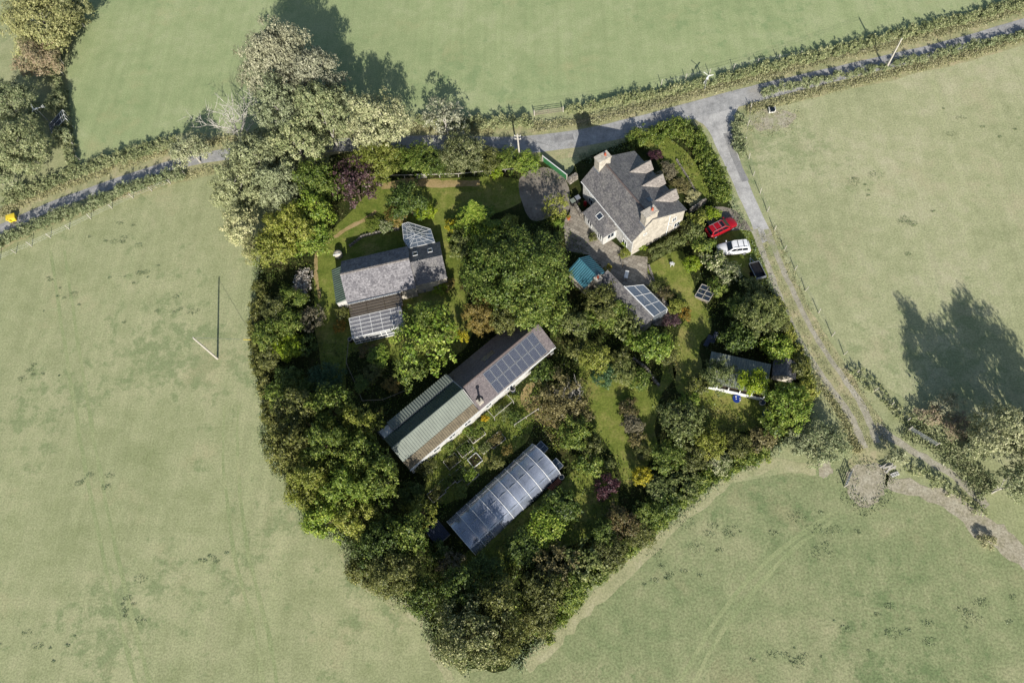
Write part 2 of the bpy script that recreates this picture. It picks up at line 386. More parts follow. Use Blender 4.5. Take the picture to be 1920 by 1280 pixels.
# ------------------------------------------------------------------ ground, fields, roads (setting)
def smooth_poly(pts, per=6, jit=0.0, closed=True):
    n = len(pts); out = []
    for i in range(n if closed else n - 1):
        g_ = (lambda k: pts[k % n]) if closed else (lambda k: pts[max(0, min(n - 1, k))])
        p0, p1, p2, p3 = (Vector(g_(i + k)) for k in (-1, 0, 1, 2))
        for k in range(per):
            t = k / per
            q = 0.5 * ((2 * p1) + (p2 - p0) * t + (2 * p0 - 5 * p1 + 4 * p2 - p3) * t * t + (3 * p1 - p0 - 3 * p2 + p3) * t ** 3)
            if jit: q += Vector((rnd.uniform(-jit, jit), rnd.uniform(-jit, jit), 0))
            out.append(q)
    if not closed: out.append(Vector(pts[-1]))
    return out
def sheet(name, px, z, mat, per=6, jit=0.12):
    pts = [P(x, y) for x, y in px]
    if per > 1: pts = smooth_poly(pts, per, jit)
    mb = MB(); mb.face([Vector((p.x, p.y, z)) for p in pts]); o = mb.build(name, mat)
    for p in o.data.polygons:
        if p.normal.z < 0: p.flip()
    return tag(o, kind='structure')
def strip_pts(px, widths, per=6, jit=0.0):
    c = smooth_poly([P(x, y) for x, y in px], per, 0, False)
    n = len(c); L_, R_ = [], []
    for i, p in enumerate(c):
        d = (c[min(i + 1, n - 1)] - c[max(i - 1, 0)]).normalized(); s_ = Vector((-d.y, d.x, 0))
        t = i / (n - 1) * (len(widths) - 1); k = min(int(t), len(widths) - 2); w = widths[k] * (1 - t + k) + widths[k + 1] * (t - k)
        L_.append(p + s_ * (w / 2 + rnd.uniform(-jit, jit))); R_.append(p - s_ * (w / 2 + rnd.uniform(-jit, jit)))
    return L_, R_, c
def strip(name, px, widths, z, mat, per=6, jit=0.08):
    L_, R_, _ = strip_pts(px, widths, per, jit); mb = MB()
    for i in range(len(L_) - 1):
        mb.face([(R_[i].x, R_[i].y, z), (R_[i + 1].x, R_[i + 1].y, z), (L_[i + 1].x, L_[i + 1].y, z), (L_[i].x, L_[i].y, z)])
    o = mb.build(name, mat)
    return tag(o, kind='structure')
mb = MB(); mb.face([(-700, -500, 0), (700, -500, 0), (700, 900, 0), (-700, 900, 0)]); tag(mb.build('ground', 'field'), kind='structure')
sheet('field', [(-300, -400), (2200, -400), (2200, -60), (1920, 25), (1640, 85), (1380, 150), (1060, 210), (800, 220), (600, 240), (330, 250), (140, 310), (125, 120), (160, 0), (100, -200)], 0.004, 'field_north', 1)
sheet('field', [(1400, 205), (1640, 150), (1920, 85), (2300, 0), (2400, 900), (1920, 900), (1760, 790), (1640, 710), (1540, 600), (1440, 410)], 0.004, 'field_east', 1)
sheet('field', [(1000, 1230), (1180, 1080), (1350, 910), (1560, 870), (1700, 900), (1880, 1000), (2100, 1100), (2100, 1700), (880, 1700), (890, 1400), (880, 1262)], 0.004, 'field_south', 1)
OUT = [(560, 320), (650, 285), (760, 285), (1010, 300), (1062, 330), (1090, 300), (1190, 262), (1290, 232), (1370, 385), (1440, 530), (1490, 640), (1520, 700), (1510, 790), (1440, 850), (1350, 895), (1280, 955), (1190, 1025), (1100, 1095), (1030, 1180), (970, 1245), (880, 1255), (820, 1215), (790, 1150), (710, 1105), (665, 1060), (645, 1010), (590, 990), (550, 920), (500, 840), (500, 770), (480, 690), (480, 580), (490, 480), (520, 390)]
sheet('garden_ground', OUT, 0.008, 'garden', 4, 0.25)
ROAD = [(-120, 480), (0, 430), (120, 378), (330, 308), (480, 283), (640, 272), (800, 268), (920, 272), (1000, 270), (1100, 257), (1200, 234), (1300, 207), (1400, 180), (1500, 155), (1660, 117), (1800, 82), (1920, 46), (2100, 0)]
strip('verge', ROAD, [7.5, 7.5, 7.0, 7.0], 0.007, 'verge', 6, 0.3)
strip('road', ROAD, [1.9, 1.9, 2.5, 3.2, 3.3, 3.2, 2.4, 2.0], 0.018, 'asphalt', 6, 0.05)
sheet('lane', [(1300, 218), (1340, 202), (1392, 180), (1378, 215), (1376, 250), (1386, 295), (1412, 365), (1446, 440), (1436, 452), (1424, 452), (1400, 400), (1368, 330), (1345, 280), (1325, 240)], 0.014, 'concrete', 4, 0.05)
strip('farm_track', [(1425, 420), (1452, 490), (1500, 590), (1560, 690), (1610, 770), (1640, 830), (1620, 890)], [2.6, 3.2, 3.4, 3.6, 4.2], 0.010, 'verge', 6, 0.2)
strip('wheel_rut', [(1414, 430), (1440, 500), (1468, 570), (1500, 640), (1545, 710), (1592, 775), (1620, 840)], [1.0, 0.75, 0.7, 0.8, 0.9], 0.015, 'rut', 6, 0.08)
strip('wheel_rut', [(1437, 430), (1466, 500), (1497, 568), (1535, 640), (1580, 706), (1622, 770), (1644, 830)], [0.9, 0.7, 0.65, 0.75, 0.9], 0.015, 'rut', 6, 0.08)
for px_, w_ in (([(1040, 262), (1075, 256)], [1.3, 1.2]), ([(1215, 226), (1262, 213)], [1.0, 1.1]), ([(900, 276), (950, 277)], [1.1, 1.2]), ([(1362, 250), (1380, 300), (1398, 340)], [.9, 1.0]), ([(1520, 146), (1570, 136)], [.8, .9])):
    strip('road_repair', px_, w_, .022, 'repair', 6, .05)
strip('path', [(1640, 800), (1720, 850), (1800, 900), (1850, 950)], [1.3, 0.9, 0.9, 1.2], 0.012, 'rut', 6, 0.15)
M['tyre'] = ground_mat('pressed_grass', [A(140, 152, 106), A(156, 164, 118), A(172, 174, 130)], 0.1, 0.5, 4.5, 0.4, 0.36, 0.07)
M['margin'] = ground_mat('worn_field_margin', [A(156, 158, 118), A(176, 174, 134), A(190, 184, 150)], 0.2, 0.7, 4.5, 0.4, 0.34, 0.06, A(148, 156, 110))
for dx in (0, 26):
    strip('tyre_track', [(95 + dx, 470), (120 + dx, 640), (150 + dx, 820), (185 + dx, 1000), (228 + dx, 1180), (270 + dx, 1330)], [.4, .5, .45, .5, .45], .007, 'tyre', 6, .1)
    strip('tyre_track', [(500 + dx, 1330), (480 + dx, 1200), (440 + dx, 1040), (420 + dx, 880), (420 + dx, 760)], [.4, .5, .4, .35], .007, 'tyre', 6, .1)
    strip('tyre_track', [(1250 + dx, 1330), (1330 + dx, 1180), (1440 + dx, 1050), (1560, 960 + dx * .6)], [.4, .5, .45], .008, 'tyre', 6, .1)
strip('field_margin', [(985, 1250), (1045, 1195), (1110, 1130), (1200, 1045), (1290, 965), (1360, 905), (1440, 872), (1530, 880)], [1.6, 1.3, 1.2, 1.1, 1.4], .0085, 'margin', 6, .3)
strip('field_margin', [(640, 1035), (668, 1080), (720, 1120), (790, 1165), (815, 1230), (850, 1275)], [.8, 1.0, .8], .0085, 'margin', 6, .25)
sheet('bare_earth', [(1592, 880), (1640, 868), (1668, 890), (1650, 935), (1620, 952), (1590, 925)], 0.012, 'bare', 8, 0.16)
sheet('bare_earth', [(1410, 215), (1440, 205), (1485, 212), (1490, 228), (1450, 246), (1412, 240)], 0.012, 'bare', 6, 0.25)
sheet('bare_earth', [(1535, 862), (1552, 860), (1560, 885), (1540, 895)], 0.012, 'bare', 6, 0.15)
strip('bare_earth', [(1660, 900), (1760, 930), (1840, 985), (1900, 1025), (1960, 1090)], [1.5, 1.8, 3.0, 2.6, 2.0], 0.012, 'bare', 6, 0.35)
sheet('lawn', [(592, 620), (590, 520), (606, 450), (650, 405), (715, 345), (820, 335), (965, 335), (975, 380), (880, 420), (870, 480), (878, 560), (880, 640), (800, 690), (660, 660), (650, 760), (620, 760)], 0.012, 'lawn', 5, 0.12)
sheet('lawn', [(1216, 500), (1275, 468), (1292, 505), (1306, 545), (1336, 610), (1312, 650), (1318, 720), (1270, 735), (1262, 660), (1278, 610), (1290, 590), (1262, 545), (1222, 525)], 0.012, 'lawn', 5, 0.12)
sheet('lawn', [(1085, 640), (1110, 640), (1180, 690), (1236, 720), (1244, 660), (1268, 700), (1240, 740), (1228, 800), (1236, 850), (1214, 870), (1192, 905), (1170, 905), (1150, 850), (1105, 790), (1090, 740)], 0.012, 'lawn', 5, 0.12)
sheet('lawn', [(1200, 262), (1250, 258), (1300, 300), (1330, 360), (1310, 380), (1270, 330), (1220, 280)], 0.012, 'lawn', 5, 0.1)
sheet('lawn', [(1320, 720), (1420, 745), (1440, 790), (1380, 810), (1300, 800)], 0.012, 'lawn', 5, 0.1)
sheet('lawn', [(815, 850), (890, 770), (960, 740), (1000, 770), (985, 830), (900, 890), (850, 940), (800, 930)], 0.012, 'lawn', 5, 0.1)
sheet('lawn', [(1050, 900), (1130, 860), (1160, 930), (1120, 1000), (1010, 1040), (960, 1060), (900, 1080), (860, 1050), (980, 960)], 0.012, 'lawn', 5, 0.1)
sheet('lawn', [(1345, 440), (1420, 440), (1438, 530), (1400, 520), (1360, 490)], 0.012, 'lawn', 5, 0.1)
strip('path', [(600, 560), (592, 510), (598, 470), (640, 436), (690, 408), (705, 395)], [0.4, 0.6, 0.5, 0.6, 0.7, 0.5], 0.016, 'dry_path', 6, 0.12)
strip('path', [(715, 350), (770, 342), (830, 345), (900, 343)], [1.2, 1.5, 1.3, 1.0], 0.016, 'dry_path', 6, 0.15)
strip('path', [(1000, 718), (985, 745), (1020, 775), (1060, 790), (1090, 800)], [0.8, 1.5, 2.6, 2.8, 1.5], 0.016, 'dry_path', 6, 0.15)
sheet('gravel_drive', [(974, 336), (1020, 314), (1062, 338), (1068, 398), (1040, 402), (1006, 415), (984, 396)], 0.016, 'gravel', 4, 0.1)
sheet('patio', [(1056, 420), (1076, 372), (1104, 420), (1182, 478), (1214, 482), (1214, 512), (1230, 530), (1262, 588), (1255, 612), (1225, 610), (1180, 545), (1140, 515), (1105, 478), (1062, 470)], 0.016, 'patio', 1, 0)
sheet('parking_bay', [(1322, 395), (1374, 392), (1412, 440), (1352, 452)], 0.011, 'gravel', 3, 0.1)

# ------------------------------------------------------------------ foliage makers
def leaf_mesh(name, c, nrm, size, asp=0.6):
    """pointed leaf sprays: centres c (n,3), facing nrm, length size (n,)"""
    n = len(c)
    nrm = nrm / np.maximum(np.linalg.norm(nrm, axis=1, keepdims=True), 1e-6)
    r_ = rng.normal(size=(n, 3)); t = np.cross(nrm, r_); t /= np.maximum(np.linalg.norm(t, axis=1, keepdims=True), 1e-6)
    b = np.cross(nrm, t); s_ = size[:, None]
    w = asp * (0.75 + 0.5 * rng.random((n, 1)))
    v = np.empty((n, 4, 3)); v[:, 0] = c - t * s_ * .5; v[:, 2] = c + t * s_ * .5
    v[:, 1] = c + b * s_ * w * .5 - nrm * s_ * .12; v[:, 3] = c - b * s_ * w * .5 - nrm * s_ * .12
    me = bpy.data.meshes.new(name)
    me.vertices.add(4 * n); me.loops.add(4 * n); me.polygons.add(n)
    me.vertices.foreach_set('co', v.reshape(-1).astype('f'))
    me.loops.foreach_set('vertex_index', np.arange(4 * n, dtype='i'))
    me.polygons.foreach_set('loop_start', np.arange(0, 4 * n, 4, dtype='i'))
    me.polygons.foreach_set('loop_total', np.full(n, 4, dtype='i'))
    me.update(calc_edges=True); return me
def unit(n):
    d = rng.normal(size=(n, 3)); return d / np.linalg.norm(d, axis=1, keepdims=True)
def blob_leaves(cen, rad, leaf, cover=1.0, out=None, squash=0.85):
    """leaves over many clumps; returns centres, normals, sizes"""
    C, N, S = [], [], []
    for c, br, in zip(cen, rad):
        k = int(cover * 9.0 * br * br / (leaf * leaf * 0.5)) + 6
        tw = max(4, k // 7)                                        # twigs, each with a tuft of leaves
        d = unit(tw); d[:, 2] = np.where(d[:, 2] < -0.35, -d[:, 2], d[:, 2])
        tp = d * br * (0.62 + 0.5 * rng.random((tw, 1)))
        idx = rng.integers(0, tw, k)
        p = tp[idx] + rng.normal(size=(k, 3)) * min(0.55 * leaf, br * .3)
        nn = d[idx] * 0.8 + np.array([0, 0, 0.45]) + rng.normal(size=(k, 3)) * 0.55
        p[:, 2] *= squash
        C.append(p + c); N.append(nn); S.append(leaf * (0.6 + 0.8 * rng.random(k)))
    return np.concatenate(C), np.concatenate(N), np.concatenate(S)
def norm_crown(me, Rm):
    """scale so that the visible outline (not the stray leaves) has radius Rm, height Rm*0.75"""
    co = np.empty(len(me.vertices) * 3, 'f'); me.vertices.foreach_get('co', co); co = co.reshape(-1, 3)
    q = np.percentile(np.hypot(co[:, 0], co[:, 1]), 96); co[:, :2] *= Rm / q; co[:, 2] *= Rm * 0.75 / np.percentile(co[:, 2], 98)
    me.vertices.foreach_set('co', co.ravel()); me.update(); return me
def crown_mesh(name, Rm, leaf, nb, flat=0.8, cover=1.0, lo=-0.45, br=(0.2, 0.36), ragged=0.25):
    d = unit(nb); d[:, 2] = np.where(d[:, 2] < lo, np.abs(d[:, 2]), d[:, 2])
    rr = (0.35 + 0.6 * rng.random((nb, 1)) ** 0.5) * (1 + ragged * (rng.random((nb, 1)) - .5))
    cen = d * rr * Rm; cen[:, 2] *= flat
    rad = Rm * (br[0] + (br[1] - br[0]) * rng.random(nb) ** 1.5)
    c, n, s_ = blob_leaves(cen, rad, leaf, cover)
    n += 0.5 * c / Rm
    return norm_crown(leaf_mesh(name, c, n, s_), Rm)
def conifer_mesh(name, Rm, H):
    C, N, S = [], [], []
    for t in np.linspace(0.05, 1.0, 13):
        r = Rm * (1 - t * 0.93); nbr = int(7 + 6 * (1 - t))
        for k in range(nbr):
            a = 2 * math.pi * (k + rng.random()) / nbr; L_ = r * (0.75 + .4 * rng.random()); m = int(60 * (L_ + .4))
            q = rng.random(m) ** 0.7
            side = rng.normal(size=m) * 0.16 * L_ * (1.1 - q)
            x = q * L_; z = t * H - 0.32 * x + rng.normal(size=m) * .07 + 0.1 * x * x / max(Rm, .1)
            C.append(np.stack([x * math.cos(a) - side * math.sin(a), x * math.sin(a) + side * math.cos(a), z], 1))
            N.append(np.stack([0.3 * math.cos(a) + rng.normal(size=m) * .4, 0.3 * math.sin(a) + rng.normal(size=m) * .4, np.ones(m)], 1)); S.append(0.24 * (.6 + .8 * rng.random(m)))
    return leaf_mesh(name, np.concatenate(C), np.concatenate(N), np.concatenate(S), 0.45)
PROTO = {
 'L': [(6.0, crown_mesh('crown', 6.0, 0.225, 160, 0.7, 0.6, -0.85, (0.12, 0.28), 0.45)) for _ in range(3)],
 'M': [(4.0, crown_mesh('crown', 4.0, 0.205, 110, 0.75, 0.62, -0.85, (0.13, 0.3), 0.45)) for _ in range(4)],
 'S': [(2.4, crown_mesh('crown', 2.4, 0.19, 64, 0.8, 0.68, -0.3, (0.14, 0.32), 0.45)) for _ in range(5)],
 'T': [(1.3, crown_mesh('crown', 1.3, 0.19, 26, 0.85, 0.95, 0.0)) for _ in range(4)],
 'open': [(3.0, crown_mesh('crown', 3.0, 0.22, 64, 0.75, 0.4, -0.4, (0.1, 0.24), 0.5)) for _ in range(3)],
 'dense': [(1.3, crown_mesh('crown', 1.3, 0.14, 70, 0.95, 1.0, 0.0, (0.16, 0.24), 0.1)) for _ in range(2)],
 'bigleaf': [(3.0, crown_mesh('crown', 3.0, 0.36, 60, 0.6, 1.0, -0.1)) for _ in range(2)],
 'spiky': [(2.0, crown_mesh('crown', 2.0, 0.22, 60, 0.8, 0.8, -0.1, (0.1, 0.2), 0.6)) for _ in range(2)],
 'conifer': [(3.2, conifer_mesh('crown', 3.2, 7.0))],
}
for lst in PROTO.values():
    for _, me in lst: me.materials.append(M['leaf_mid'])
def trunk_mesh(seed):
    r = random.Random(seed); mb = MB(); H = 1.0
    mb.tube([(0, 0, -.02), (.01, .01, .15), (r.uniform(-.03, .03), r.uniform(-.03, .03), .4), (r.uniform(-.05, .05), r.uniform(-.05, .05), .9)], [.03, .022, .017, .006], 8)
    for k in range(9):
        a = k * 2.4 + r.uniform(-.4, .4); z0 = .22 + .06 * k; l = r.uniform(.24, .4) * (1 - .05 * k)
        x, y = math.cos(a), math.sin(a)
        p1 = (x * l * .5, y * l * .5, z0 + .10); p2 = (x * l, y * l, z0 + .12 + r.uniform(.02, .12))
        mb.tube([(0, 0, z0), p1, p2], [.012, .008, .003], 6)
        for s_ in (-1, 1):
            b = a + s_ * r.uniform(.4, .8)
            mb.tube([p1, (p1[0] + math.cos(b) * l * .3, p1[1] + math.sin(b) * l * .3, p1[2] + .09)], [.006, .002], 5)
    o = mb.build('trunk', 'bark'); me = o.data; bpy.data.objects.remove(o); return me
TRUNKS = [trunk_mesh(i) for i in range(4)]
def set_mat(o, mat):
    o.material_slots[0].link = 'OBJECT'; o.material_slots[0].material = M[mat]
def pick(kind, r):
    if kind in PROTO: return rnd.choice(PROTO[kind])
    k = 'L' if r > 4.8 else 'M' if r > 3.1 else 'S' if r > 1.8 else 'T'
    return rnd.choice(PROTO[k])
def plant(x, y, rpx, h, sp, label, tree=False, kind='', group=None, name=None, ry=1.0, bark='bark', rot=None):
    """crown outline centred at photo pixel (x,y) with radius rpx pixels, top at height h"""
    zc = h * (0.62 if tree else 0.45)
    r = rpx * MPP(x, y, zc); c = P(x, y, zc)
    Rm, me = pick(kind, r)
    if kind == 'conifer':
        o = thing(name or 'conifer_tree', label, 'tree', (c.x, c.y, 0), rnd.uniform(0, 360), group)
        cr = bpy.data.objects.new('crown', me); COL.objects.link(cr); cr.parent = o
        cr.scale = (r / Rm, r / Rm, h * 0.92 / 7.0); cr.location = (0, 0, h * 0.06); set_mat(cr, 'leaf_' + sp)
        tr = bpy.data.objects.new('trunk', TRUNKS[0]); COL.objects.link(tr); tr.parent = o; tr.scale = (h * .4, h * .4, h * .95); set_mat(tr, bark)
        return o
    ext = Rm * 0.75
    if tree:
        rz = min(h * 0.47, r * 1.3); zc = h - rz
        o = thing(name or 'broadleaf_tree', label, 'tree', (c.x, c.y, 0), rnd.uniform(0, 360) if rot is None else rot, group)
        tr = bpy.data.objects.new('trunk', rnd.choice(TRUNKS)); COL.objects.link(tr); tr.parent = o
        tr.scale = (max(r * 1.7, h * .6), max(r * 1.7, h * .6), h * 0.96); set_mat(tr, bark)
        cr = bpy.data.objects.new('crown', me); COL.objects.link(cr); cr.parent = o
        cr.location = (0, 0, zc); cr.scale = (r / Rm, r * ry / Rm, rz / ext); cr.rotation_euler = (0, 0, rnd.uniform(0, 6.28)); set_mat(cr, 'leaf_' + sp)
    else:
        o = bpy.data.objects.new(name or 'shrub', me); COL.objects.link(o); tag(o, label, 'shrub', group)
        rz = h * 0.56; o.location = (c.x, c.y, max(h - rz, 0.05)); o.rotation_euler = (0, 0, rnd.uniform(0, 6.28) if rot is None else rot)
        o.scale = (r / Rm, r * ry / Rm, rz / ext); set_mat(o, 'leaf_' + sp)
    return o
def hedge(px, width, h, sp, label, leaf=0.2, cover=0.7, name='hedge', clipped=False, group=None, gaps=0.0):
    pts = smooth_poly([P(x, y, h * .5) for x, y in px], 8, 0, False)
    C_, R_ = [], []
    for a, b in zip(pts[:-1], pts[1:]):
        n = max(1, int((b - a).length * width * (3.2 if clipped else 4.6)))
        d = (b - a).normalized(); s_ = Vector((-d.y, d.x, 0))
        for _ in range(n):
            if rnd.random() < gaps: continue
            p = a.lerp(b, rnd.random()) + s_ * rnd.uniform(-.5, .5) * width * .8
            hh = h * (rnd.uniform(.9, .96) if clipped else rnd.uniform(.35, 1.0))
            rr = (0.3 if clipped else rnd.choice((.22, .3, .36, .5))) * min(1.2, h * .7)
            for z in ((hh - rr * .8,) if h < 1.3 else (hh - rr * .8, hh * .45)): C_.append((p.x, p.y, max(z, .12))); R_.append(rr)
    c0 = np.mean(np.array(C_), axis=0); c0[2] = 0
    c, n, s_ = blob_leaves(np.array(C_) - c0, np.array(R_), leaf, cover)
    me = leaf_mesh(name, c, n, s_); me.materials.append(M['leaf_' + sp])
    o = bpy.data.objects.new(name, me); COL.objects.link(o); o.location = c0
    return tag(o, label, 'hedge', group)
def inside(p, poly):
    x, y = p; r = False
    for i in range(len(poly)):
        (x0, y0), (x1, y1) = poly[i], poly[i - 1]
        if (y0 > y) != (y1 > y) and x < (x1 - x0) * (y - y0) / (y1 - y0) + x0: r = not r
    return r
def ground_leaves(name, poly, n, hmax, leaf, sp, excl=(), clump=0.35, up=0.7, per=6):
    """low vegetation nobody could count, scattered over a pixel polygon"""
    xs = [p[0] for p in poly]; ys = [p[1] for p in poly]; C_ = []
    while len(C_) < n:
        x, y = rnd.uniform(min(xs), max(xs)), rnd.uniform(min(ys), max(ys))
        if not inside((x, y), poly) or any(inside((x, y), e) for e in excl): continue
        q = P(x, y); C_.append((q.x, q.y, 0))
    C_ = np.repeat(np.array(C_), per, axis=0); m = len(C_)
    C_[:, :2] += rng.normal(size=(m, 2)) * clump; C_[:, 2] = rng.random(m) ** 1.4 * hmax + .03
    N_ = rng.normal(size=(m, 3)) * .8 + np.array([0, 0, up])
    me = leaf_mesh(name, C_, N_, leaf * (.6 + .8 * rng.random(m)), .5); me.materials.append(M['leaf_' + sp])
    o = bpy.data.objects.new(name, me); COL.objects.link(o); return tag(o, kind='stuff')

# ------------------------------------------------------------------ building helpers
def window(par, o, e, out, w, h, bars=1, name='window', fmat='white', pmat='pane', depth=0.05):
    """framed window at local centre o, width direction e, facing out"""
    o, e, out = Vector(o), Vector(e).normalized(), Vector(out).normalized(); u = out.cross(e).normalized()
    if u.z < 0: u = -u
    f = MB(); c = o + out * depth * .5
    for s_ in (-1, 1):
        f.bar(c + e * s_ * (w / 2 - .04) - u * h / 2, c + e * s_ * (w / 2 - .04) + u * h / 2, .08, depth, out)
        f.bar(c + u * s_ * (h / 2 - .04) - e * (w / 2 - .08), c + u * s_ * (h / 2 - .04) + e * (w / 2 - .08), .08, depth, out)
    for k in range(1, bars + 1):
        q = -w / 2 + w * k / (bars + 1)
        f.bar(c + e * q - u * (h / 2 - .08), c + e * q + u * (h / 2 - .08), .05, depth * .9, out)
    fr = f.build(name, fmat, par)
    p = MB(); c = o + out * .012
    p.pface([c - e * (w / 2 - .02) - u * (h / 2 - .02), c + e * (w / 2 - .02) - u * (h / 2 - .02), c + e * (w / 2 - .02) + u * (h / 2 - .02), c - e * (w / 2 - .02) + u * (h / 2 - .02)])
    p.build('pane', pmat, fr); return fr
def ridge_line(par, a, b, mat='ridge', w=0.26):
    mb = MB(); a, b = Vector(a), Vector(b); n = int((b - a).length / .45) + 1
    for i in range(n):
        p, q = a.lerp(b, i / n), a.lerp(b, (i + .96) / n); mb.tube([p, q], [w / 2 * (1 + .06 * (i % 2)), w / 2], 8)
    return mb.build('ridge_tiles', mat, par)
def frame_grid(mb, a, b, c, d, nu, nv, w=0.05, h=0.06):
    """glazing bars over quad a b c d (a->b along, a->d up)"""
    a, b, c, d = map(Vector, (a, b, c, d)); n = (b - a).cross(d - a).normalized()
    if n.z < 0: n = -n
    o = n * h * .5
    for i in range(nu + 1): mb.bar(a.lerp(b, i / nu) + o, d.lerp(c, i / nu) + o, w, h, n)
    for j in range(nv + 1): mb.bar(a.lerp(d, j / nv) + o * 1.1, b.lerp(c, j / nv) + o * 1.1, w, h, n)

# ------------------------------------------------------------------ 1 farmhouse
hs = thing('farmhouse', 'grey slate farmhouse with white walls, three gabled dormers and two chimneys', 'house', (9.93, 51.34, 0), 31.4)
W_, L_, EV, RU, RZ = 8.55, 11.9, 3.95, 2.85, 6.55
mb = MB(); mb.extrude([(0.12, 0), (W_, 0), (W_, EV - .15), (RU, RZ - .15), (0.12, EV - .1)], 1, 0, L_); hw = mb.build('wall', 'stone', hs)
mb = MB(); mb.box(0, 0.004, 0, .116, L_ - .004, EV - .16); mb.build('front_wall', 'white_wall', hs)
mb = MB()
mb.slab([(-.25, -.12, EV - .2), (RU, -.12, RZ), (RU, L_ + .12, RZ), (-.25, L_ + .12, EV - .2)][::-1], .1)
mb.slab([(RU, -.12, RZ), (W_ + .25, -.12, EV - .1), (W_ + .25, L_ + .12, EV - .1), (RU, L_ + .12, RZ)][::-1], .1)
rf = mb.build('roof', 'slate', hs)
ridge_line(rf, (RU, .95, RZ + .02), (RU, L_ - 1.3, RZ + .02))
for v0, v1 in ((10.75, 11.85), (0.03, 1.1)):
    mb = MB(); mb.box(1.75, v0, 4.6, 3.65, v1, 7.45); mb.box(1.68, v0 - .07, 7.45, 3.72, v1 + .07, 7.7)
    ch = mb.build('chimney', 'stone', hs)
    mb = MB(); mb.tube([(3.1, (v0 + v1) / 2, 7.68), (3.1, (v0 + v1) / 2, 8.1)], [.17, .13], 10); mb.build('chimney_pot', 'pot', ch)
    mb = MB(); mb.box(1.62, v0 - .14, 5.0, 1.745, v1 + .1, 5.55); mb.build('flashing', 'lead', ch)
def dormer(v):
    hwid, zr, ze, uf = .95, 5.5, 4.35, W_ + .05
    ub = RU + (RZ - zr) / ((RZ - EV + .1) / (W_ + .25 - RU))                 # where the dormer ridge meets the roof
    ul = RU + (RZ - ze) / ((RZ - EV + .1) / (W_ + .25 - RU))
    mb = MB(); mb.extrude([(v - hwid + .12, 3.9), (v + hwid - .12, 3.9), (v + hwid - .12, ze), (v, zr - .12), (v - hwid + .12, ze)], 0, ub + 1.2, uf)
    d = mb.build('dormer', 'stone', hs)
    mb = MB()
    mb.slab([(uf + .2, v - hwid, ze), (uf + .2, v, zr), (ub, v, zr), (ul, v - hwid, ze)], .07)
    mb.slab([(uf + .2, v + hwid, ze), (ul, v + hwid, ze), (ub, v, zr), (uf + .2, v, zr)], .07)
    mb.build('dormer_roof', 'slate_dormer', d)
    window(d, (uf, v, 4.3), (0, 1, 0), (1, 0, 0), .8, .75)
for v in (8.45, 5.62, 2.66): dormer(v)
for v in (1.6, 4.4, 7.2, 9.9): window(hs, (0, v, 3.1), (0, 1, 0), (-1, 0, 0), .95, 1.05)
for v in (1.6, 9.9): window(hs, (0, v, 1.2), (0, 1, 0), (-1, 0, 0), 1.0, 1.15)
for v in (1.6, 5.6, 9.8): window(hs, (W_, v, 1.4), (0, 1, 0), (1, 0, 0), 1.0, 1.1)
window(hs, (6.9, 0, 3.0), (1, 0, 0), (0, -1, 0), .7, .9); window(hs, (7.6, 0, 1.2), (1, 0, 0), (0, -1, 0), 1.0, 1.1); window(hs, (2.0, 0, 3.6), (1, 0, 0), (0, -1, 0), .6, .4, 0)
mb = MB(); mb.tube([(5.87, -.08, .05), (5.87, -.08, EV + .9)], .07, 8); mb.tube([(5.87, -.08, 2.6), (6.6, -.08, 2.2), (6.6, -.08, 1.7)], .05, 8); mb.build('downpipe', 'white', hs)
mb = MB(); mb.bar((-.3, -.1, EV - .33), (-.3, L_ + .1, EV - .33), .1, .1); mb.build('gutter', 'white', hs)
mb = MB()
sl = (RZ - EV + .1) / (W_ + .25 - RU); zz = lambda u: RZ - (u - RU) * sl + .03
mb.slab([(4.35, 2.8, zz(4.35)), (5.1, 2.8, zz(5.1)), (5.1, 3.5, zz(5.1)), (4.35, 3.5, zz(4.35))], .05); mb.build('rooflight', 'pane', hs)
pc = MB(); pc.extrude([(-2.25, 0), (-.02, 0), (-.02, 3.2), (-2.25, 2.25)], 1, 5.2, 8.1); pc.box(-2.25, 3.55, 0, -.02, 5.19, 2.25); po = pc.build('porch', 'white_wall', hs)
mb = MB()
mb.slab([(-2.5, 3.3, 2.28), (0, 5.9, 3.36), (0, 8.3, 3.36), (-2.5, 8.3, 2.28)], .08)
mb.slab([(-2.5, 3.3, 2.28), (-.003, 3.3, 2.28), (-.003, 5.9, 3.36)], .08)
pr = mb.build('porch_roof', 'slate', po)
mb = MB(); mb.slab([(-1.5, 5.75, 2.80), (-.75, 5.75, 3.125), (-.75, 6.6, 3.125), (-1.5, 6.6, 2.80)], .06); sk = mb.build('rooflight', 'pane', po)
mb = MB(); frame_grid(mb, (-1.5, 5.75, 2.80), (-1.5, 6.6, 2.80), (-.75, 6.6, 3.125), (-.75, 5.75, 3.125), 1, 1, .07, .05); mb.build('rooflight_frame', 'white', sk)
window(po, (-2.25, 6.9, 1.3), (0, 1, 0), (-1, 0, 0), 1.2, 1.1); window(po, (-2.25, 4.4, 1.2), (0, 1, 0), (-1, 0, 0), .9, 1.5); window(po, (-1.0, 3.55, 1.3), (1, 0, 0), (0, -1, 0), 1.2, 1.1)

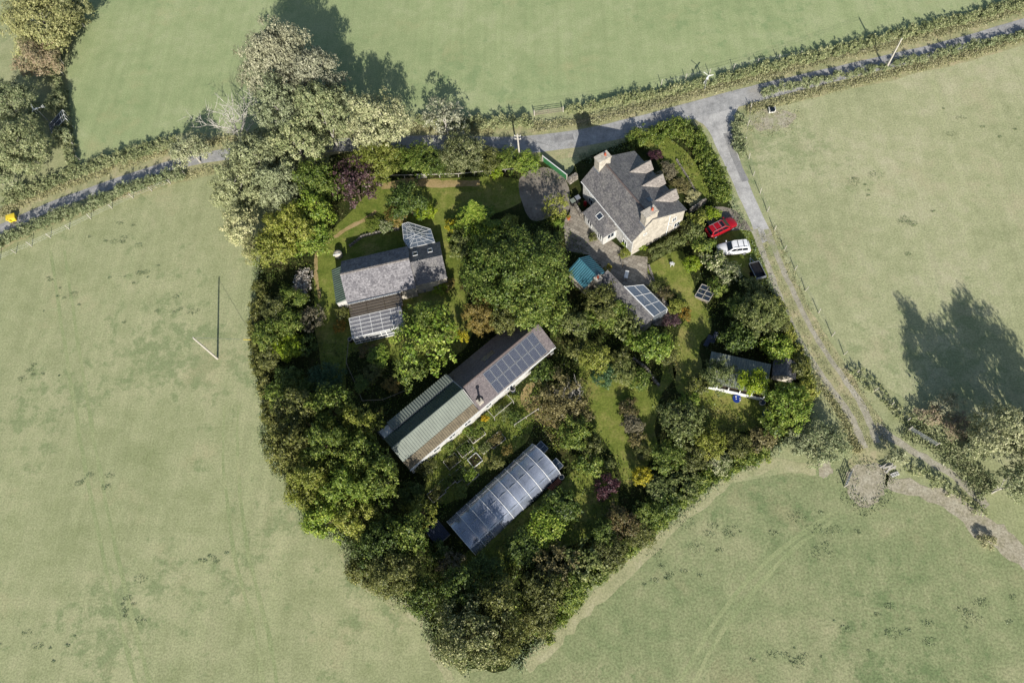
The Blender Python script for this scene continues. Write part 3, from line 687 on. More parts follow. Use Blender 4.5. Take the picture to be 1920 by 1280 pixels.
# ------------------------------------------------------------------ 2 long barn
bn = thing('long_barn', 'long slate and green tin barn with rooftop solar panels and black flue', 'barn', (-10.48, 28.46, 0), 41.2)
mb = MB(); mb.extrude([(0.15, 0), (6.1, 0), (6.1, 2.55), (2.95, 4.38), (0.15, 2.65)], 0, 0.002, 12.6); mb.build('wall', 'white_wall', bn)
mb = MB(); mb.slab([(-.05, -.1, 2.62), (12.75, -.1, 2.62), (12.75, 2.95, 4.5), (-.05, 2.95, 4.5)], .09); mb.slab([(-.05, 6.35, 2.5), (-.05, 2.95, 4.5), (12.75, 2.95, 4.5), (12.75, 6.35, 2.5)], .09)
brf = mb.build('slate_roof', 'slate_purple', bn)
ridge_line(brf, (0, 2.95, 4.5), (12.7, 2.95, 4.5))
mb = MB(); zn = lambda v: 4.5 - (v - 2.95) * 2.0 / 3.4
mb.slab([(4.4, 4.0, zn(4.0) + .06), (4.4, 4.75, zn(4.75) + .06), (6.2, 4.75, zn(4.75) + .06), (6.2, 4.0, zn(4.0) + .06)], .08); mb.build('rooflight', 'poly_brown', bn)
sp_ = (4.5 - 2.62) / 3.05; zs = lambda v, o=.0: 2.62 + (v + .1) * sp_ + o
for j in range(2):
    for i in range(8):
        u0 = 3.1 + i * 1.045; v0 = -0.02 + j * 1.36; pv = MB()
        a, b, c, d = (u0 + .04, v0 + .04, zs(v0 + .04, .07)), (u0 + 1.0, v0 + .04, zs(v0 + .04, .07)), (u0 + 1.0, v0 + 1.32, zs(v0 + 1.32, .07)), (u0 + .04, v0 + 1.32, zs(v0 + 1.32, .07))
        pv.slab([a, b, c, d], .035); pn = pv.build('solar_panel', 'pv', bn)
        fr = MB(); frame_grid(fr, a, b, c, d, 1, 1, .035, .03); fr.build('panel_frame', 'steel', pn)
mb = MB(); mb.box(.35, .25, zs(.25) - .1, 1.05, .9, zs(.9) + .35); fl = mb.build('flue', 'stone', bn)
mb = MB(); mb.tube([(.7, .58, zs(.9) + .3), (.7, .58, zs(.9) + 1.5)], .13, 12); mb.tube([(.7, .58, zs(.9) + 1.5), (.7, .58, zs(.9) + 1.72)], [.24, .2], 12); mb.build('flue_pipe', 'black', fl)
# green sheeted half
mb = MB(); mb.extrude([(0.12, 0), (6.0, 0), (6.0, 3.35), (4.9, 3.55), (4.78, 3.5), (2.6, 4.88), (0.95, 3.45), (0.12, 2.7)], 0, -11.0, -.002); mb.build('shed_wall', 'white_wall', bn)
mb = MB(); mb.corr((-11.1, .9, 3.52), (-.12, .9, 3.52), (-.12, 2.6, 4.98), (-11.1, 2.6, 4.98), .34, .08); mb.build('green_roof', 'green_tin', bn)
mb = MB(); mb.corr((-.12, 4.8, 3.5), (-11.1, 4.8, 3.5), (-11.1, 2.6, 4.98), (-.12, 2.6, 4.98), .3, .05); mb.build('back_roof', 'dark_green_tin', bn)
mb = MB(); mb.corr((-.12, 6.2, 3.5), (-9.6, 6.2, 3.5), (-9.6, 4.84, 3.78), (-.12, 4.84, 3.78), .34, .08); mb.build('lean_to_roof', 'green_tin', bn)
mb = MB(); mb.corr((-9.65, 6.3, 2.9), (-11.2, 6.3, 2.9), (-11.2, 4.84, 3.45), (-9.65, 4.84, 3.45), .3, .05); mb.build('end_roof', 'dark_blue', bn)
mb = MB(); mb.corr((-11.1, -.12, 2.78), (-.1, -.12, 2.78), (-.1, .88, 3.46), (-11.1, .88, 3.46), .3, .08); mb.build('skirt_roof', 'brown_tin', bn)
mb = MB(); mb.tube([(-11.1, 2.6, 5.03), (-.12, 2.6, 5.03)], .1, 8); mb.build('ridge_cap', 'green_tin', bn)
mb = MB(); mb.bar((-11.1, -.2, 2.66), (-.1, -.2, 2.66), .12, .1); mb.bar((0, -.2, 2.5), (12.7, -.2, 2.5), .1, .1); mb.build('gutter', 'white', bn)
for u in (-9.5, -7, -4.5, -2.0): window(bn, (u, .12, 1.45), (1, 0, 0), (0, -1, 0), 1.1, 1.0)
for u in (1.5, 5.0, 9.0): window(bn, (u, .15, 1.3), (1, 0, 0), (0, -1, 0), 1.0, 1.0)
mb = MB(); mb.box(11.0, .06, .02, 12.0, .14, 2.0); mb.build('door', 'dark_wood', bn)

# ------------------------------------------------------------------ 3 stone cottage with glass lean-tos
ct = thing('stone_cottage', 'stone outbuilding with lichened slate roof, green tin lean-to and glazed sun room', 'outbuilding', (-28.62, 43.99, 0), 12.4)
mb = MB(); mb.extrude([(0.15, 0), (6.55, 0), (6.55, 2.75), (3.5, 4.45), (0.15, 2.68)], 0, .1, 9.3); mb.build('wall', 'stone', ct)
mb = MB(); mb.slab([(-.05, -.05, 2.68), (9.45, -.05, 2.68), (9.45, 3.5, 4.56), (-.05, 3.5, 4.56)], .1); mb.slab([(-.05, 6.75, 2.75), (-.05, 3.5, 4.56), (9.45, 3.5, 4.56), (9.45, 6.75, 2.75)], .1); cr_ = mb.build('roof', 'slate_stone', ct)
mb = MB(); mb.bar((-.05, 3.5, 4.6), (9.45, 3.5, 4.6), .22, .1); mb.build('ridge_tiles', 'slate_dormer', cr_)
mb = MB(); mb.extrude([(.55, 0), (6.3, 0), (6.3, 2.5), (3.22, 3.95), (.55, 2.5)], 0, 9.302, 13.7); ex = mb.build('extension', 'stone', ct)
mb = MB(); mb.slab([(9.46, .4, 2.52), (13.85, .4, 2.52), (13.85, 3.22, 4.06), (9.46, 3.22, 4.06)], .1); mb.slab([(9.46, 6.5, 2.42), (9.46, 3.22, 4.06), (13.85, 3.22, 4.06), (13.85, 6.5, 2.42)], .1); er = mb.build('extension_roof', 'slate', ct)
zx = lambda v: 4.06 - (v - 3.22) * .5
for u in (9.95, 12.05):
    mb = MB(); mb.slab([(u, 4.5, zx(4.5) + .05), (u, 5.3, zx(5.3) + .05), (u + .6, 5.3, zx(5.3) + .05), (u + .6, 4.5, zx(4.5) + .05)], .06); k = mb.build('rooflight', 'pane', ex)
    mb = MB(); frame_grid(mb, (u, 5.3, zx(5.3) + .05), (u + .6, 5.3, zx(5.3) + .05), (u + .6, 4.5, zx(4.5) + .05), (u, 4.5, zx(4.5) + .05), 1, 1, .08, .06); mb.build('rooflight_frame', 'white', k)
mb = MB(); mb.corr((-1.7, 6.3, 1.95), (-1.7, .8, 1.95), (-.08, .8, 2.5), (-.08, 6.3, 2.5),   .34, .1); lt = mb.build('tin_lean_to', 'dark_green_tin', ct)
mb = MB(); mb.box(-1.6, .85, 0, .08, 6.2, 1.9); mb.build('lean_to_wall', 'white_wall', ct)
# south sun room
mb = MB(); mb.pface([(.1, -2.05, 2.32), (7.3, -2.05, 2.32), (7.3, -.12, 2.72), (.1, -.12, 2.72)]); su = mb.build('sun_room_roof', 'poly_brown', ct)
mb = MB(); frame_grid(mb, (.1, -2.05, 2.32), (7.3, -2.05, 2.32), (7.3, -.12, 2.72), (.1, -.12, 2.72), 3, 5, .05, .05); mb.build('rafters', 'dark_wood', su)
mb = MB(); mb.bar((.05, -.16, 2.78), (7.35, -.16, 2.78), .16, .12); mb.build('flashing', 'steel', su)
mb = MB(); mb.pface([(-.15, -4.85, 1.95), (6.9, -4.85, 1.95), (6.9, -2.12, 2.34), (-.15, -2.12, 2.34)]); s2 = mb.build('glazed_roof', 'poly_white', ct)
mb = MB(); frame_grid(mb, (-.15, -4.85, 1.95), (6.9, -4.85, 1.95), (6.9, -2.12, 2.34), (-.15, -2.12, 2.34), 5, 5, .04, .035); mb.build('glazing_bars', 'white', s2)
mb = MB(); fr_ = [-.15, .55, 1.3, 1.9, 3.6, 4.3, 5.2, 6.9]
for u in fr_: mb.bar((u, -4.85, 0), (u, -4.85, 1.93), .1, .1)
for z in (.05, .75, 1.45, 1.88): mb.bar((-.15, -4.9, z), (6.9, -4.9, z), .09, .12)
for v in (-4.2, -3.2, -2.2): mb.bar((-.15, v, 0), (-.15, v, 2.0), .09, .09); mb.bar((6.9, v, 0), (6.9, v, 2.0), .09, .09)
ff = mb.build('sun_room_front', 'white', ct)
mb = MB(); mb.pface([(-.15, -4.83, .1), (6.9, -4.83, .1), (6.9, -4.83, 1.9), (-.15, -4.83, 1.9)]); mb.build('pane', 'pane', ff)
mb = MB(); mb.box(-.1, -4.7, .0, 6.8, -.1, .04); mb.build('sun_room_floor', 'grey_wood', ct)
# north-east glasshouse
G5 = [(9.05, 11.3, 1.7), (9.95, 11.3, 1.8), (12.9, 9.3, 1.8), (13.15, 6.56, 2.45), (9.5, 6.56, 2.45), (8.9, 8.4, 2.0)]
mb = MB(); V5 = [Vector(p) for p in G5]; cen5 = Vector((10.7, 8.6, 2.35))
for i in range(6): mb.face([V5[i], V5[(i + 1) % 6], cen5])
for i in range(6):
    if i != 3:
        a, b = V5[i], V5[(i + 1) % 6]; mb.face([(a.x, a.y, .3), (b.x, b.y, .3), b, a])
gg = mb.build('glasshouse', 'glass', ct)
mb = MB()
for i in range(6):
    a, b = V5[i], V5[(i + 1) % 6]; mb.bar(a, b, .055); mb.bar(a, cen5, .05); mb.bar((a.x, a.y, 0), a, .07)
    for k in (.33, .66):
        q = a.lerp(b, k); mb.bar(q, cen5.lerp(q, .33), .035); mb.bar(a.lerp(cen5, k), b.lerp(cen5, k), .035)
        if i != 3: mb.bar((q.x, q.y, .3), q, .05)
mb.build('glazing_bars', 'white', gg)

# ------------------------------------------------------------------ 4 polytunnel
pt = thing('polytunnel', 'long clear polythene tunnel with white hoops in the south garden', 'greenhouse', (-10.89, 11.4, 0), 42.1)
PW, PL = 5.2, 13.85
arch = [(0, 0), (0.03, .75), (.22, 1.35), (.75, 1.95), (1.55, 2.4), (2.6, 2.58), (3.65, 2.4), (4.45, 1.95), (4.98, 1.35), (5.17, .75), (5.2, 0)]
mb = MB(); NS = 46
for i in range(NS):
    t0, t1 = PL * i / NS, PL * (i + 1) / NS; sg = lambda t: -0.06 * abs(math.sin(math.pi * t / 1.54))
    for (a, z), (b, y) in zip(arch[:-1], arch[1:]):
        mb.face([(t0, a, z + sg(t0) * z), (t1, a, z + sg(t1) * z), (t1, b, y + sg(t1) * y), (t0, b, y + sg(t0) * y)])
mb.face([(0.01, a, z) for a, z in arch]); mb.face([(PL - .01, a, z) for a, z in arch][::-1])
mb.build('cover', 'poly', pt, smooth=True)
for i in range(10):
    t = min(max(PL * i / 9, .03), PL - .03); mb = MB(); mb.tube([(t, a, z * 1.006 + .02) for a, z in arch], .035, 6); mb.build('hoop', 'white', pt)
mb = MB(); mb.tube([(0, 2.6, 2.5), (PL, 2.6, 2.5)], .03, 6); mb.tube([(0, .75, 1.9), (PL, .75, 1.9)], .025, 6); mb.tube([(0, 4.45, 1.9), (PL, 4.45, 1.9)], .025, 6); mb.build('purlin', 'steel', pt)
mb = MB()
for v0 in (1.9,): 
    for q in (v0, v0 + 1.3): mb.bar((PL + .03, q, 0), (PL + .03, q, 2.1), .08)
    mb.bar((PL + .03, v0, 2.1), (PL + .03, v0 + 1.3, 2.1), .08); mb.bar((PL + .03, v0, 1.0), (PL + .03, v0 + 1.3, 1.0), .06)
mb.build('door_frame', 'pale_wood', pt)
c_ = math.cos(R(42.1)); s_ = math.sin(R(42.1)); tl = lambda u, v: (-10.89 + u * c_ - v * s_, 11.4 + u * s_ + v * c_)
for q, lb in ((1.1, 'green crop row nearest the barn side inside the polytunnel'), (4.0, 'green crop row on the far south side inside the polytunnel')):
    n = 60; cen = np.stack([rng.random(n) * 12.6 + .6, q + rng.normal(size=n) * .35, .2 + .6 * rng.random(n)], 1)
    c, nn, sz = blob_leaves(cen, .25 + .2 * rng.random(n), .2, .8); me = leaf_mesh('crop_row', c, nn, sz); me.materials.append(M['leaf_sage'])
    o = bpy.data.objects.new('crop_row', me); COL.objects.link(o); o.location = (-10.89, 11.4, 0.02); o.rotation_euler = (0, 0, R(42.1)); tag(o, lb, 'crop row', 'crop rows in the polytunnel')

# ------------------------------------------------------------------ 5 teal shed and slate range with glazed end
td = thing('teal_shed', 'small square shed with teal blue corrugated roof beside the patio', 'shed', (3.25, 45.22, 0), 37.4)
mb = MB(); mb.extrude([(.1, 0), (3.5, 0), (3.5, 2.15), (1.95, 3.3), (.1, 2.15)], 1, .1, 3.35); mb.build('wall', 'stone', td)
mb = MB(); mb.corr((-.05, 3.5, 2.15), (-.05, -.02, 2.15), (1.95, -.02, 3.42), (1.95, 3.5, 3.42), .3, .09); mb.corr((3.7, -.02, 2.2), (3.7, 3.5, 2.2), (1.95, 3.5, 3.42), (1.95, -.02, 3.42), .3, .09); mb.build('roof', 'teal_tin', td)
mb = MB(); mb.tube([(1.95, -.02, 3.46), (1.95, 3.5, 3.46)], .08, 8); mb.build('ridge_cap', 'teal_tin', td)
window(td, (3.5, 1.7, 1.2), (0, 1, 0), (1, 0, 0), .8, .9)
sr = thing('garden_range', 'narrow slate garden building with a glazed end and stub chimney', 'outbuilding', (3.25, 45.22, 0), 37.4)
mb = MB(); mb.extrude([(2.1, 0), (3.85, 0), (3.85, 2.65), (2.1, 1.75)], 1, -9.0, -.05); mb.build('wall', 'stone', sr)
mb = MB(); mb.slab([(1.9, -9.1, 1.72), (3.95, -9.1, 2.78), (3.95, -.02, 2.78), (1.9, -.02, 1.72)], .09); mb.build('slate_roof', 'slate', sr)
mb = MB(); mb.box(1.5, -.75, 0, 2.35, -.06, 3.25); mb.box(1.45, -.8, 3.25, 2.4, -.01, 3.4); cs = mb.build('chimney', 'stone', sr)
mb = MB(); mb.tube([(1.92, -.4, 3.38), (1.92, -.4, 3.75)], .14, 10); mb.build('chimney_pot', 'pot', cs)
mb = MB(); a, b, c, d = (6.45, -9.05, 1.85), (6.45, -4.4, 1.85), (3.98, -3.4, 2.8), (3.98, -9.05, 2.8)
mb.pface([a, b, c, d]); mb.face([(6.45, -9.05, .0), (6.45, -4.4, 0), b, a]); mb.face([(6.45, -4.4, 0), (3.98, -3.4, 0), c, b]); mb.face([(3.98, -9.05, 0), (6.45, -9.05, 0), a, d]); gs = mb.build('glazed_lean_to', 'glass', sr)
mb = MB(); frame_grid(mb, a, b, c, d, 3, 2, .045, .04); mb.bar((3.96, -9.1, 2.84), (3.96, -3.3, 2.84), .14, .08)
for p in ((6.45, -9.05), (6.45, -6.7), (6.45, -4.4)): mb.bar((p[0], p[1], 0), (p[0], p[1], 1.85), .08)
mb.build('glazing_bars', 'white', gs)
mb = MB(); mb.box(4.2, -8.6, .02, 6.2, -8.0, .8); mb.build('bench', 'grey_wood', gs)

# ------------------------------------------------------------------ 6 long green shed and small slate shed on the east edge
gsx = thing('poultry_shed', 'long low shed with grey green tin roof and open white front', 'shed', (17.5, 31.02, 0), -15.7)
mb = MB(); mb.extrude([(.95, 0), (4.7, 0), (4.7, 1.85), (.95, 1.55)], 0, .1, 7.2); mb.build('wall', 'dark_wood', gsx)
mb = MB(); mb.corr((0, .78, 1.62), (7.35, .78, 1.62), (7.35, 4.85, 1.98), (0, 4.85, 1.98), .3, .05); mb.build('roof', 'green_tin', gsx)
mb = MB(); mb.box(0.05, .6, .03, 7.25, .7, .75)
for u in (.08, 1.5, 2.9, 4.3, 5.7, 7.2): mb.bar((u, .62, 0), (u, .62, 1.58), .12)
mb.build('front_rail', 'white', gsx)
ls = thing('slate_hut', 'little gabled slate hut tucked against the east hedge', 'shed', P(1444, 712).to_tuple(), -15.7 + 3)
mb = MB(); mb.extrude([(.1, 0), (2.5, 0), (2.5, 1.45), (1.4, 2.1), (.1, 1.4)], 1, .1, 2.2); mb.build('wall', 'stone', ls)
mb = MB(); mb.slab([(-.1, 0, 1.38), (1.4, 0, 2.2), (1.4, 2.35, 2.2), (-.1, 2.35, 1.38)], .08); mb.slab([(1.4, 0, 2.2), (2.75, 0, 1.42), (2.75, 2.35, 1.42), (1.4, 2.35, 2.2)], .08); mb.build('roof', 'slate', ls)

# ------------------------------------------------------------------ cars and trailer
def car(name, label, loc, rot, paint, bars, Lc=4.55):
    o = thing(name, label, 'car', loc, rot, 'cars parked beside the lane')
    k = Lc / 4.6
    st = [(-2.3, .66, .5, .78), (-2.24, .8, .36, .98), (-1.9, .88, .3, 1.02), (-.6, .9, .28, 1.0), (.9, .9, .28, .98), (1.35, .88, .28, .95), (1.95, .83, .3, .84), (2.22, .7, .36, .7), (2.3, .52, .45, .6)]
    mb = MB(); rings = []
    for x, hw_, zb, zt in st:
        half = [(hw_ * .8, zb), (hw_ * .97, zb + .12), (hw_, (zb + zt) / 2), (hw_ * .95, zt - .08), (hw_ * .82, zt), (0, zt + .03)]
        ring = [(x * k, y, z) for y, z in half] + [(x * k, -y, z) for y, z in half[-2::-1]]; rings.append(ring)
    for r0, r1 in zip(rings[:-1], rings[1:]):
        for i in range(len(r0)):
            j = (i + 1) % len(r0); mb.face([r0[i], r0[j], r1[j], r1[i]])
    mb.face(rings[0]); mb.face(rings[-1][::-1]); mb.build('body', paint, o, smooth=True)
    b0, b1, t0, t1 = -2.12 * k, 1.08 * k, -1.82 * k, .22 * k; hb, ht, zb, zt = .8, .62, .96, 1.56
    B = [Vector(p) for p in ((b0, -hb, zb), (b1, -hb, zb), (b1, hb, zb), (b0, hb, zb))]; T = [Vector(p) for p in ((t0, -ht, zt), (t1, -ht, zt), (t1, ht, zt), (t0, ht, zt))]
    mb = MB(); mb.face(B[::-1]); mb.face(T)
    for i in range(4): mb.face([B[i], B[(i + 1) % 4], T[(i + 1) % 4], T[i]])
    mb.build('cabin', paint, o, bevel=.07)
    def glass(nm, a, b, c, d, m0=.06, m1=.94, n0=.16, n1=.86, bk=0):
        n = (b - a).cross(d - a).normalized(); mid = (a + b + c + d) / 4
        if n.dot(mid - Vector((-.7, 0, 1.2))) < 0: n = -n
        q = lambda s_, t: a.lerp(b, s_).lerp(d.lerp(c, s_), t) + n * .012
        g_ = MB(); g_.pface([q(m0, n0), q(m1, n0), q(m1, n1), q(m0, n1)]); return g_.build(nm, 'dark_glass', o)
    glass('windscreen', B[1], B[2], T[2], T[1]); glass('rear_window', B[3], B[0], T[0], T[3])
    for i, j in ((0, 1), (2, 3)):
        for m0, m1 in ((.07, .32), (.34, .62), (.64, .93)): glass('side_window', B[i], B[j], T[j], T[i], m0, m1)
    for x in (1.42 * k, -1.4 * k):
        for y in (-1, 1):
            mb = MB(); mb.tube([(x, y * .68, .33), (x, y * .9, .33)], .33, 18); w = mb.build('wheel', 'rubber', o)
            mb = MB(); mb.tube([(x, y * .9, .33), (x, y * .915, .33)], .2, 14); mb.build('rim', 'steel', w)
    mb = MB()
    for y in (-1, 1):
        mb.box(-1.0 * k, y * .885 - .02, .27, 1.0 * k, y * .885 + .02, .36)
        for x in (.98, .02, -.92): mb.box(x * k - .008, y * .9 - .012, .4, x * k + .008, y * .9 + .012, .93)
    mb.build('trim', 'black', o)
    for x in (2.27, -2.3):
        mb = MB(); mb.box(x * k - .05, -.62, .42, x * k + .05, .62, .56); mb.build('bumper', 'black', o, bevel=.03)
    for y in (-1, 1):
        mb = MB(); mb.box(2.13 * k, y * .6 - .13, .6, 2.29 * k, y * .6 + .13, .72); mb.build('headlight', 'steel', o, bevel=.03)
        mb = MB(); mb.box(-2.31 * k, y * .68 - .09, .68, -2.2 * k, y * .68 + .09, .92); mb.build('tail_light', 'red_paint', o, bevel=.02)
        mb = MB(); mb.box(.82 * k, y * .98 - .1, .95, .98 * k, y * .98 + .1, 1.08); mb.build('wing_mirror', paint, o, bevel=.03)
        mb = MB(); mb.tube([(t0 + .1, y * .57, zt + .05), (t0 + .2, y * .57, zt + .09), (t1 - .2, y * .57, zt + .09), (t1 - .05, y * .57, zt + .04)], .025, 6); mb.build('roof_rail', 'steel' if bars else 'white_car', o)
    mb = MB()
    for x in (t0 + .55, t1 - .65): mb.bar((x, -.6, zt + .1), (x, .6, zt + .1), .05, .03)
    mb.build('roof_bar', 'steel' if bars else 'black', o)
    if bars:
        mb = MB(); mb.box(t1 - .5, -.4, zt, t1 - .08, .4, zt + .012); mb.build('sunroof', 'dark_glass', o)
    return o
a, b = P(1326, 438, .8), P(1379, 412, .8)
car('red_estate_car', 'red estate car with silver roof bars parked beside the lane', (*((a + b) / 2).xy, .017), math.degrees(math.atan2((b - a).y, (b - a).x)), 'red_paint', True, 4.6)
a, b = P(1406, 461, .8), P(1345, 467, .8)
car('white_hatchback_car', 'white car with dark roof bars, nose under the bushes', (*((a + b) / 2).xy, .017), math.degrees(math.atan2((b - a).y, (b - a).x)), 'white_car', False, 4.4)
a, b = P(1425, 527), P(1410, 497)
tr = thing('box_trailer', 'open dark car trailer with silver rails parked by the track', 'trailer', (*((a + b) / 2).xy, .017), math.degrees(math.atan2((b - a).y, (b - a).x)))
mb = MB(); mb.box(-1.2, -.72, .42, 1.2, .72, .5)
for q in ((-1.2, -.72, 1.2, -.67), (-1.2, .67, 1.2, .72), (-1.2, -.67, -1.15, .67), (1.15, -.67, 1.2, .67)): mb.box(q[0], q[1], .5, q[2], q[3], .9)
mb.build('box', 'black', tr)
mb = MB()
for y in (-.7, .7): mb.bar((-1.22, y, .93), (1.22, y, .93), .06)
for x in (-1.2, 1.2): mb.bar((x, -.7, .93), (x, .7, .93), .06)
mb.box(-1.28, -.74, .45, -1.21, .74, .88); mb.build('rail', 'steel', tr)
mb = MB(); mb.bar((1.2, -.4, .45), (2.2, 0, .45), .07); mb.bar((1.2, .4, .45), (2.2, 0, .45), .07); mb.tube([(2.15, 0, .0), (2.15, 0, .55)], .04, 8); mb.build('drawbar', 'steel', tr)
for y in (-.82, .82):
    mb = MB(); mb.tube([(-.1, y - .08, .3), (-.1, y + .08, .3)], .3, 16); w = mb.build('wheel', 'rubber', tr)

# ------------------------------------------------------------------ poles, turbines, solar array
def pole(top, h, label, arms=True, arm_rot=10):
    b = P(top[0], top[1], h); o = thing('utility_pole', label, 'pole', (b.x, b.y, 0), arm_rot, 'wooden utility poles')
    mb = MB(); mb.tube([(0, 0, -.2), (0, 0, h)], [.15, .1], 10); mb.build('pole', 'pale_wood', o)
    if arms:
        for z in (h - .35, h - 1.0):
            mb = MB(); mb.bar((-.45, 0, z), (.45, 0, z), .1, .1); c = mb.build('crossarm', 'pale_wood', o)
            for x in (-.4, 0, .4):
                m2 = MB(); m2.tube([(x, 0, z + .05), (x, 0, z + .22)], [.05, .035], 8); m2.build('insulator', 'white', c)
    return o
pole((362, 633), 6.9, 'lone leaning-looking grey utility pole standing in the west field', False)
pole((1691, 72.5), 5.95, 'grey utility pole on the verge of the road at upper right', False)
pole((970, 252), 6.0, 'utility pole with crossarms behind the roadside shrubs', True, -5)
a = P(362, 633, 6.7); b = P(478, 637)
mb = MB(); mb.tube([a, b], .018, 5); sw = mb.build('stay_wire', 'steel'); tag(sw, 'thin stay wire with yellow guard running from the west field pole', 'wire')
mb = MB(); mb.tube([b.lerp(a, .02), b.lerp(a, .2)], .05, 6); mb.build('stay_guard', 'yellow', sw)
a, b, c = P(970, 252, 5.7), P(1691, 72.5, 5.7), P(1133, 300, 7.0)
mb = MB()
for z in (0, .28): mb.tube([a.lerp(b, t) + Vector((0, 0, z - 1.3 * (1 - (2 * t - 1) ** 2))) for t in np.linspace(0, 1, 13)], .011, 4, False)
tag(mb.build('overhead_cable', 'black'), 'thin overhead cables strung along the road between two utility poles', 'cable')
mb = MB(); mb.tube([a.lerp(c, t) + Vector((0, 0, -.4 * (1 - (2 * t - 1) ** 2))) for t in np.linspace(0, 1, 9)], .011, 4, False)
tag(mb.build('house_cable', 'black'), 'thin service cable from the road pole to the farmhouse chimney', 'cable')
def turbine(hub, h, label, yaw):
    b = P(hub[0], hub[1], h); o = thing('wind_turbine', label, 'wind turbine', (b.x, b.y, 0), yaw, 'small wind turbines')
    mb = MB(); mb.tube([(0, 0, 0), (0, 0, h - .1)], [.07, .05], 8); mb.build('mast', 'steel', o)
    mb = MB(); mb.tube([(-.35, 0, h), (-.1, 0, h), (.4, 0, h)], [.04, .13, .1], 10); mb.bar((-.35, 0, h), (-1.0, 0, h), .04); mb.face([(-.85, 0, h - .2), (-1.25, 0, h - .25), (-1.25, 0, h + .35), (-.85, 0, h + .2)]); mb.face([(-.85, .02, h + .2), (-1.25, .02, h + .35), (-1.25, .02, h - .25), (-.85, .02, h - .2)]); mb.build('nacelle', 'white', o)
    for k in range(3):
        t = R(25 + 120 * k); d = Vector((0, math.cos(t), math.sin(t))); mb = MB(); c = Vector((.45, 0, h))
        mb.slab([c + d * .05 + Vector((.05, 0, 0)) - Vector((0, -d.z, d.y)) * .05, c + d * .9 - Vector((0, -d.z, d.y)) * .05, c + d * .9 + Vector((0, -d.z, d.y)) * .05, c + d * .05 + Vector((-.05, 0, 0)) + Vector((0, -d.z, d.y)) * .12], .02); mb.build('blade', 'white', o)
    return o
turbine((68, 204), 4.5, 'small white wind turbine on a mast above the ground solar array', 200)
turbine((1326, 146), 2.6, 'small white wind turbine at the hedge north of the road', 60)
b = P(95, 238); sa = thing('solar_array', 'ground mounted solar panels on a white frame in the far left hedge', 'solar array', b.to_tuple(), -62)
for i in range(2):
    for j in range(2):
        mb = MB(); x0, y0 = i * 1.05, j * 1.25; zf = lambda y: .5 + y * .45
        mb.slab([(x0, y0, zf(y0)), (x0 + 1.0, y0, zf(y0)), (x0 + 1.0, y0 + 1.2, zf(y0 + 1.2)), (x0, y0 + 1.2, zf(y0 + 1.2))], .04); mb.build('solar_panel', 'pv', sa)
mb = MB()
for x in (0, 1.05, 2.1): mb.bar((x, 0, .47), (x, 3.4, 2.0), .07); mb.bar((x, 3.4, 0), (x, 3.4, 2.0), .07); mb.bar((x, 0, 0), (x, 0, .47), .07)
for y in (2.55, 2.95, 3.35): mb.bar((0, y, .5 + .45 * y), (2.1, y, .5 + .45 * y), .06)
mb.build('frame', 'white', sa)

# ------------------------------------------------------------------ fences, gates, walls
def fence(px, label, hpost=1.15, step=3.2, pm='pale_wood', wires=(.4, .75, 1.05), name='wire_fence', rail=False, thick=.1):
    pts = [P(x, y) for x, y in px]; o = thing(name, label, 'fence', pts[0].to_tuple())
    o0 = pts[0]; loc = [p - o0 for p in pts]; posts = []
    for a, b in zip(loc[:-1], loc[1:]):
        n = max(1, round((b - a).length / step))
        posts += [a.lerp(b, i / n) for i in range(n)]
    posts.append(loc[-1])
    for p in posts:
        hh = hpost * rnd.uniform(.9, 1.12); q = p + Vector((rnd.uniform(-.08, .08), rnd.uniform(-.08, .08), hh))
        mb = MB(); mb.tube([p, q], [thick / 2 * 1.1, thick / 2], 7); mb.build('post', pm, o)
    mb = MB()
    for z in wires:
        for a, b in zip(posts[:-1], posts[1:]):
            if rail: mb.bar(a + Vector((0, 0, z)), b + Vector((0, 0, z)), .05, .09)
            else: mb.tube([a + Vector((0, 0, z)), a.lerp(b, .5) + Vector((0, 0, z - .03)), b + Vector((0, 0, z))], .005, 4, False)
    mb.build('rail' if rail else 'wire', pm if rail else 'steel', o)
    return o
fence([(1407, 205), (1396, 268), (1412, 330), (1452, 432), (1510, 545), (1560, 630)], 'post and wire fence along the east side of the lane')
fence([(1560, 630), (1605, 700), (1640, 732), (1700, 790)], 'post and wire fence running down past the farm track bend')
fence([(0, 488), (60, 462), (130, 430), (250, 372), (320, 345), (350, 330)], 'leaning pale fence below the road in the west field')
fence([(150, 300), (128, 230), (118, 160), (120, 120)], 'old wire fence along the left edge of the north field')
fence([(1240, 160), (1330, 140), (1420, 120), (1500, 108)], 'wire fence with pale posts on the north hedge line')
fence([(728, 335), (790, 334), (860, 332), (920, 326), (975, 322), (1008, 316)], 'pale post and rail fence along the north border of the garden', .9, 2.6, 'pale_wood', (.8,), 'rail_fence', True, .08)
fence([(656, 642), (652, 684), (668, 720), (682, 754), (720, 752), (762, 735)], 'thin grey low fence around the shaded vegetable plot', .7, 1.6, 'grey_wood', (.66,), 'plot_fence', True, .06)
fence([(965, 800), (1010, 770)], 'pale rail along the vegetable garden end by the scrub', .9, 1.5, 'pale_wood', (.85,), 'rail_fence', True, .06)
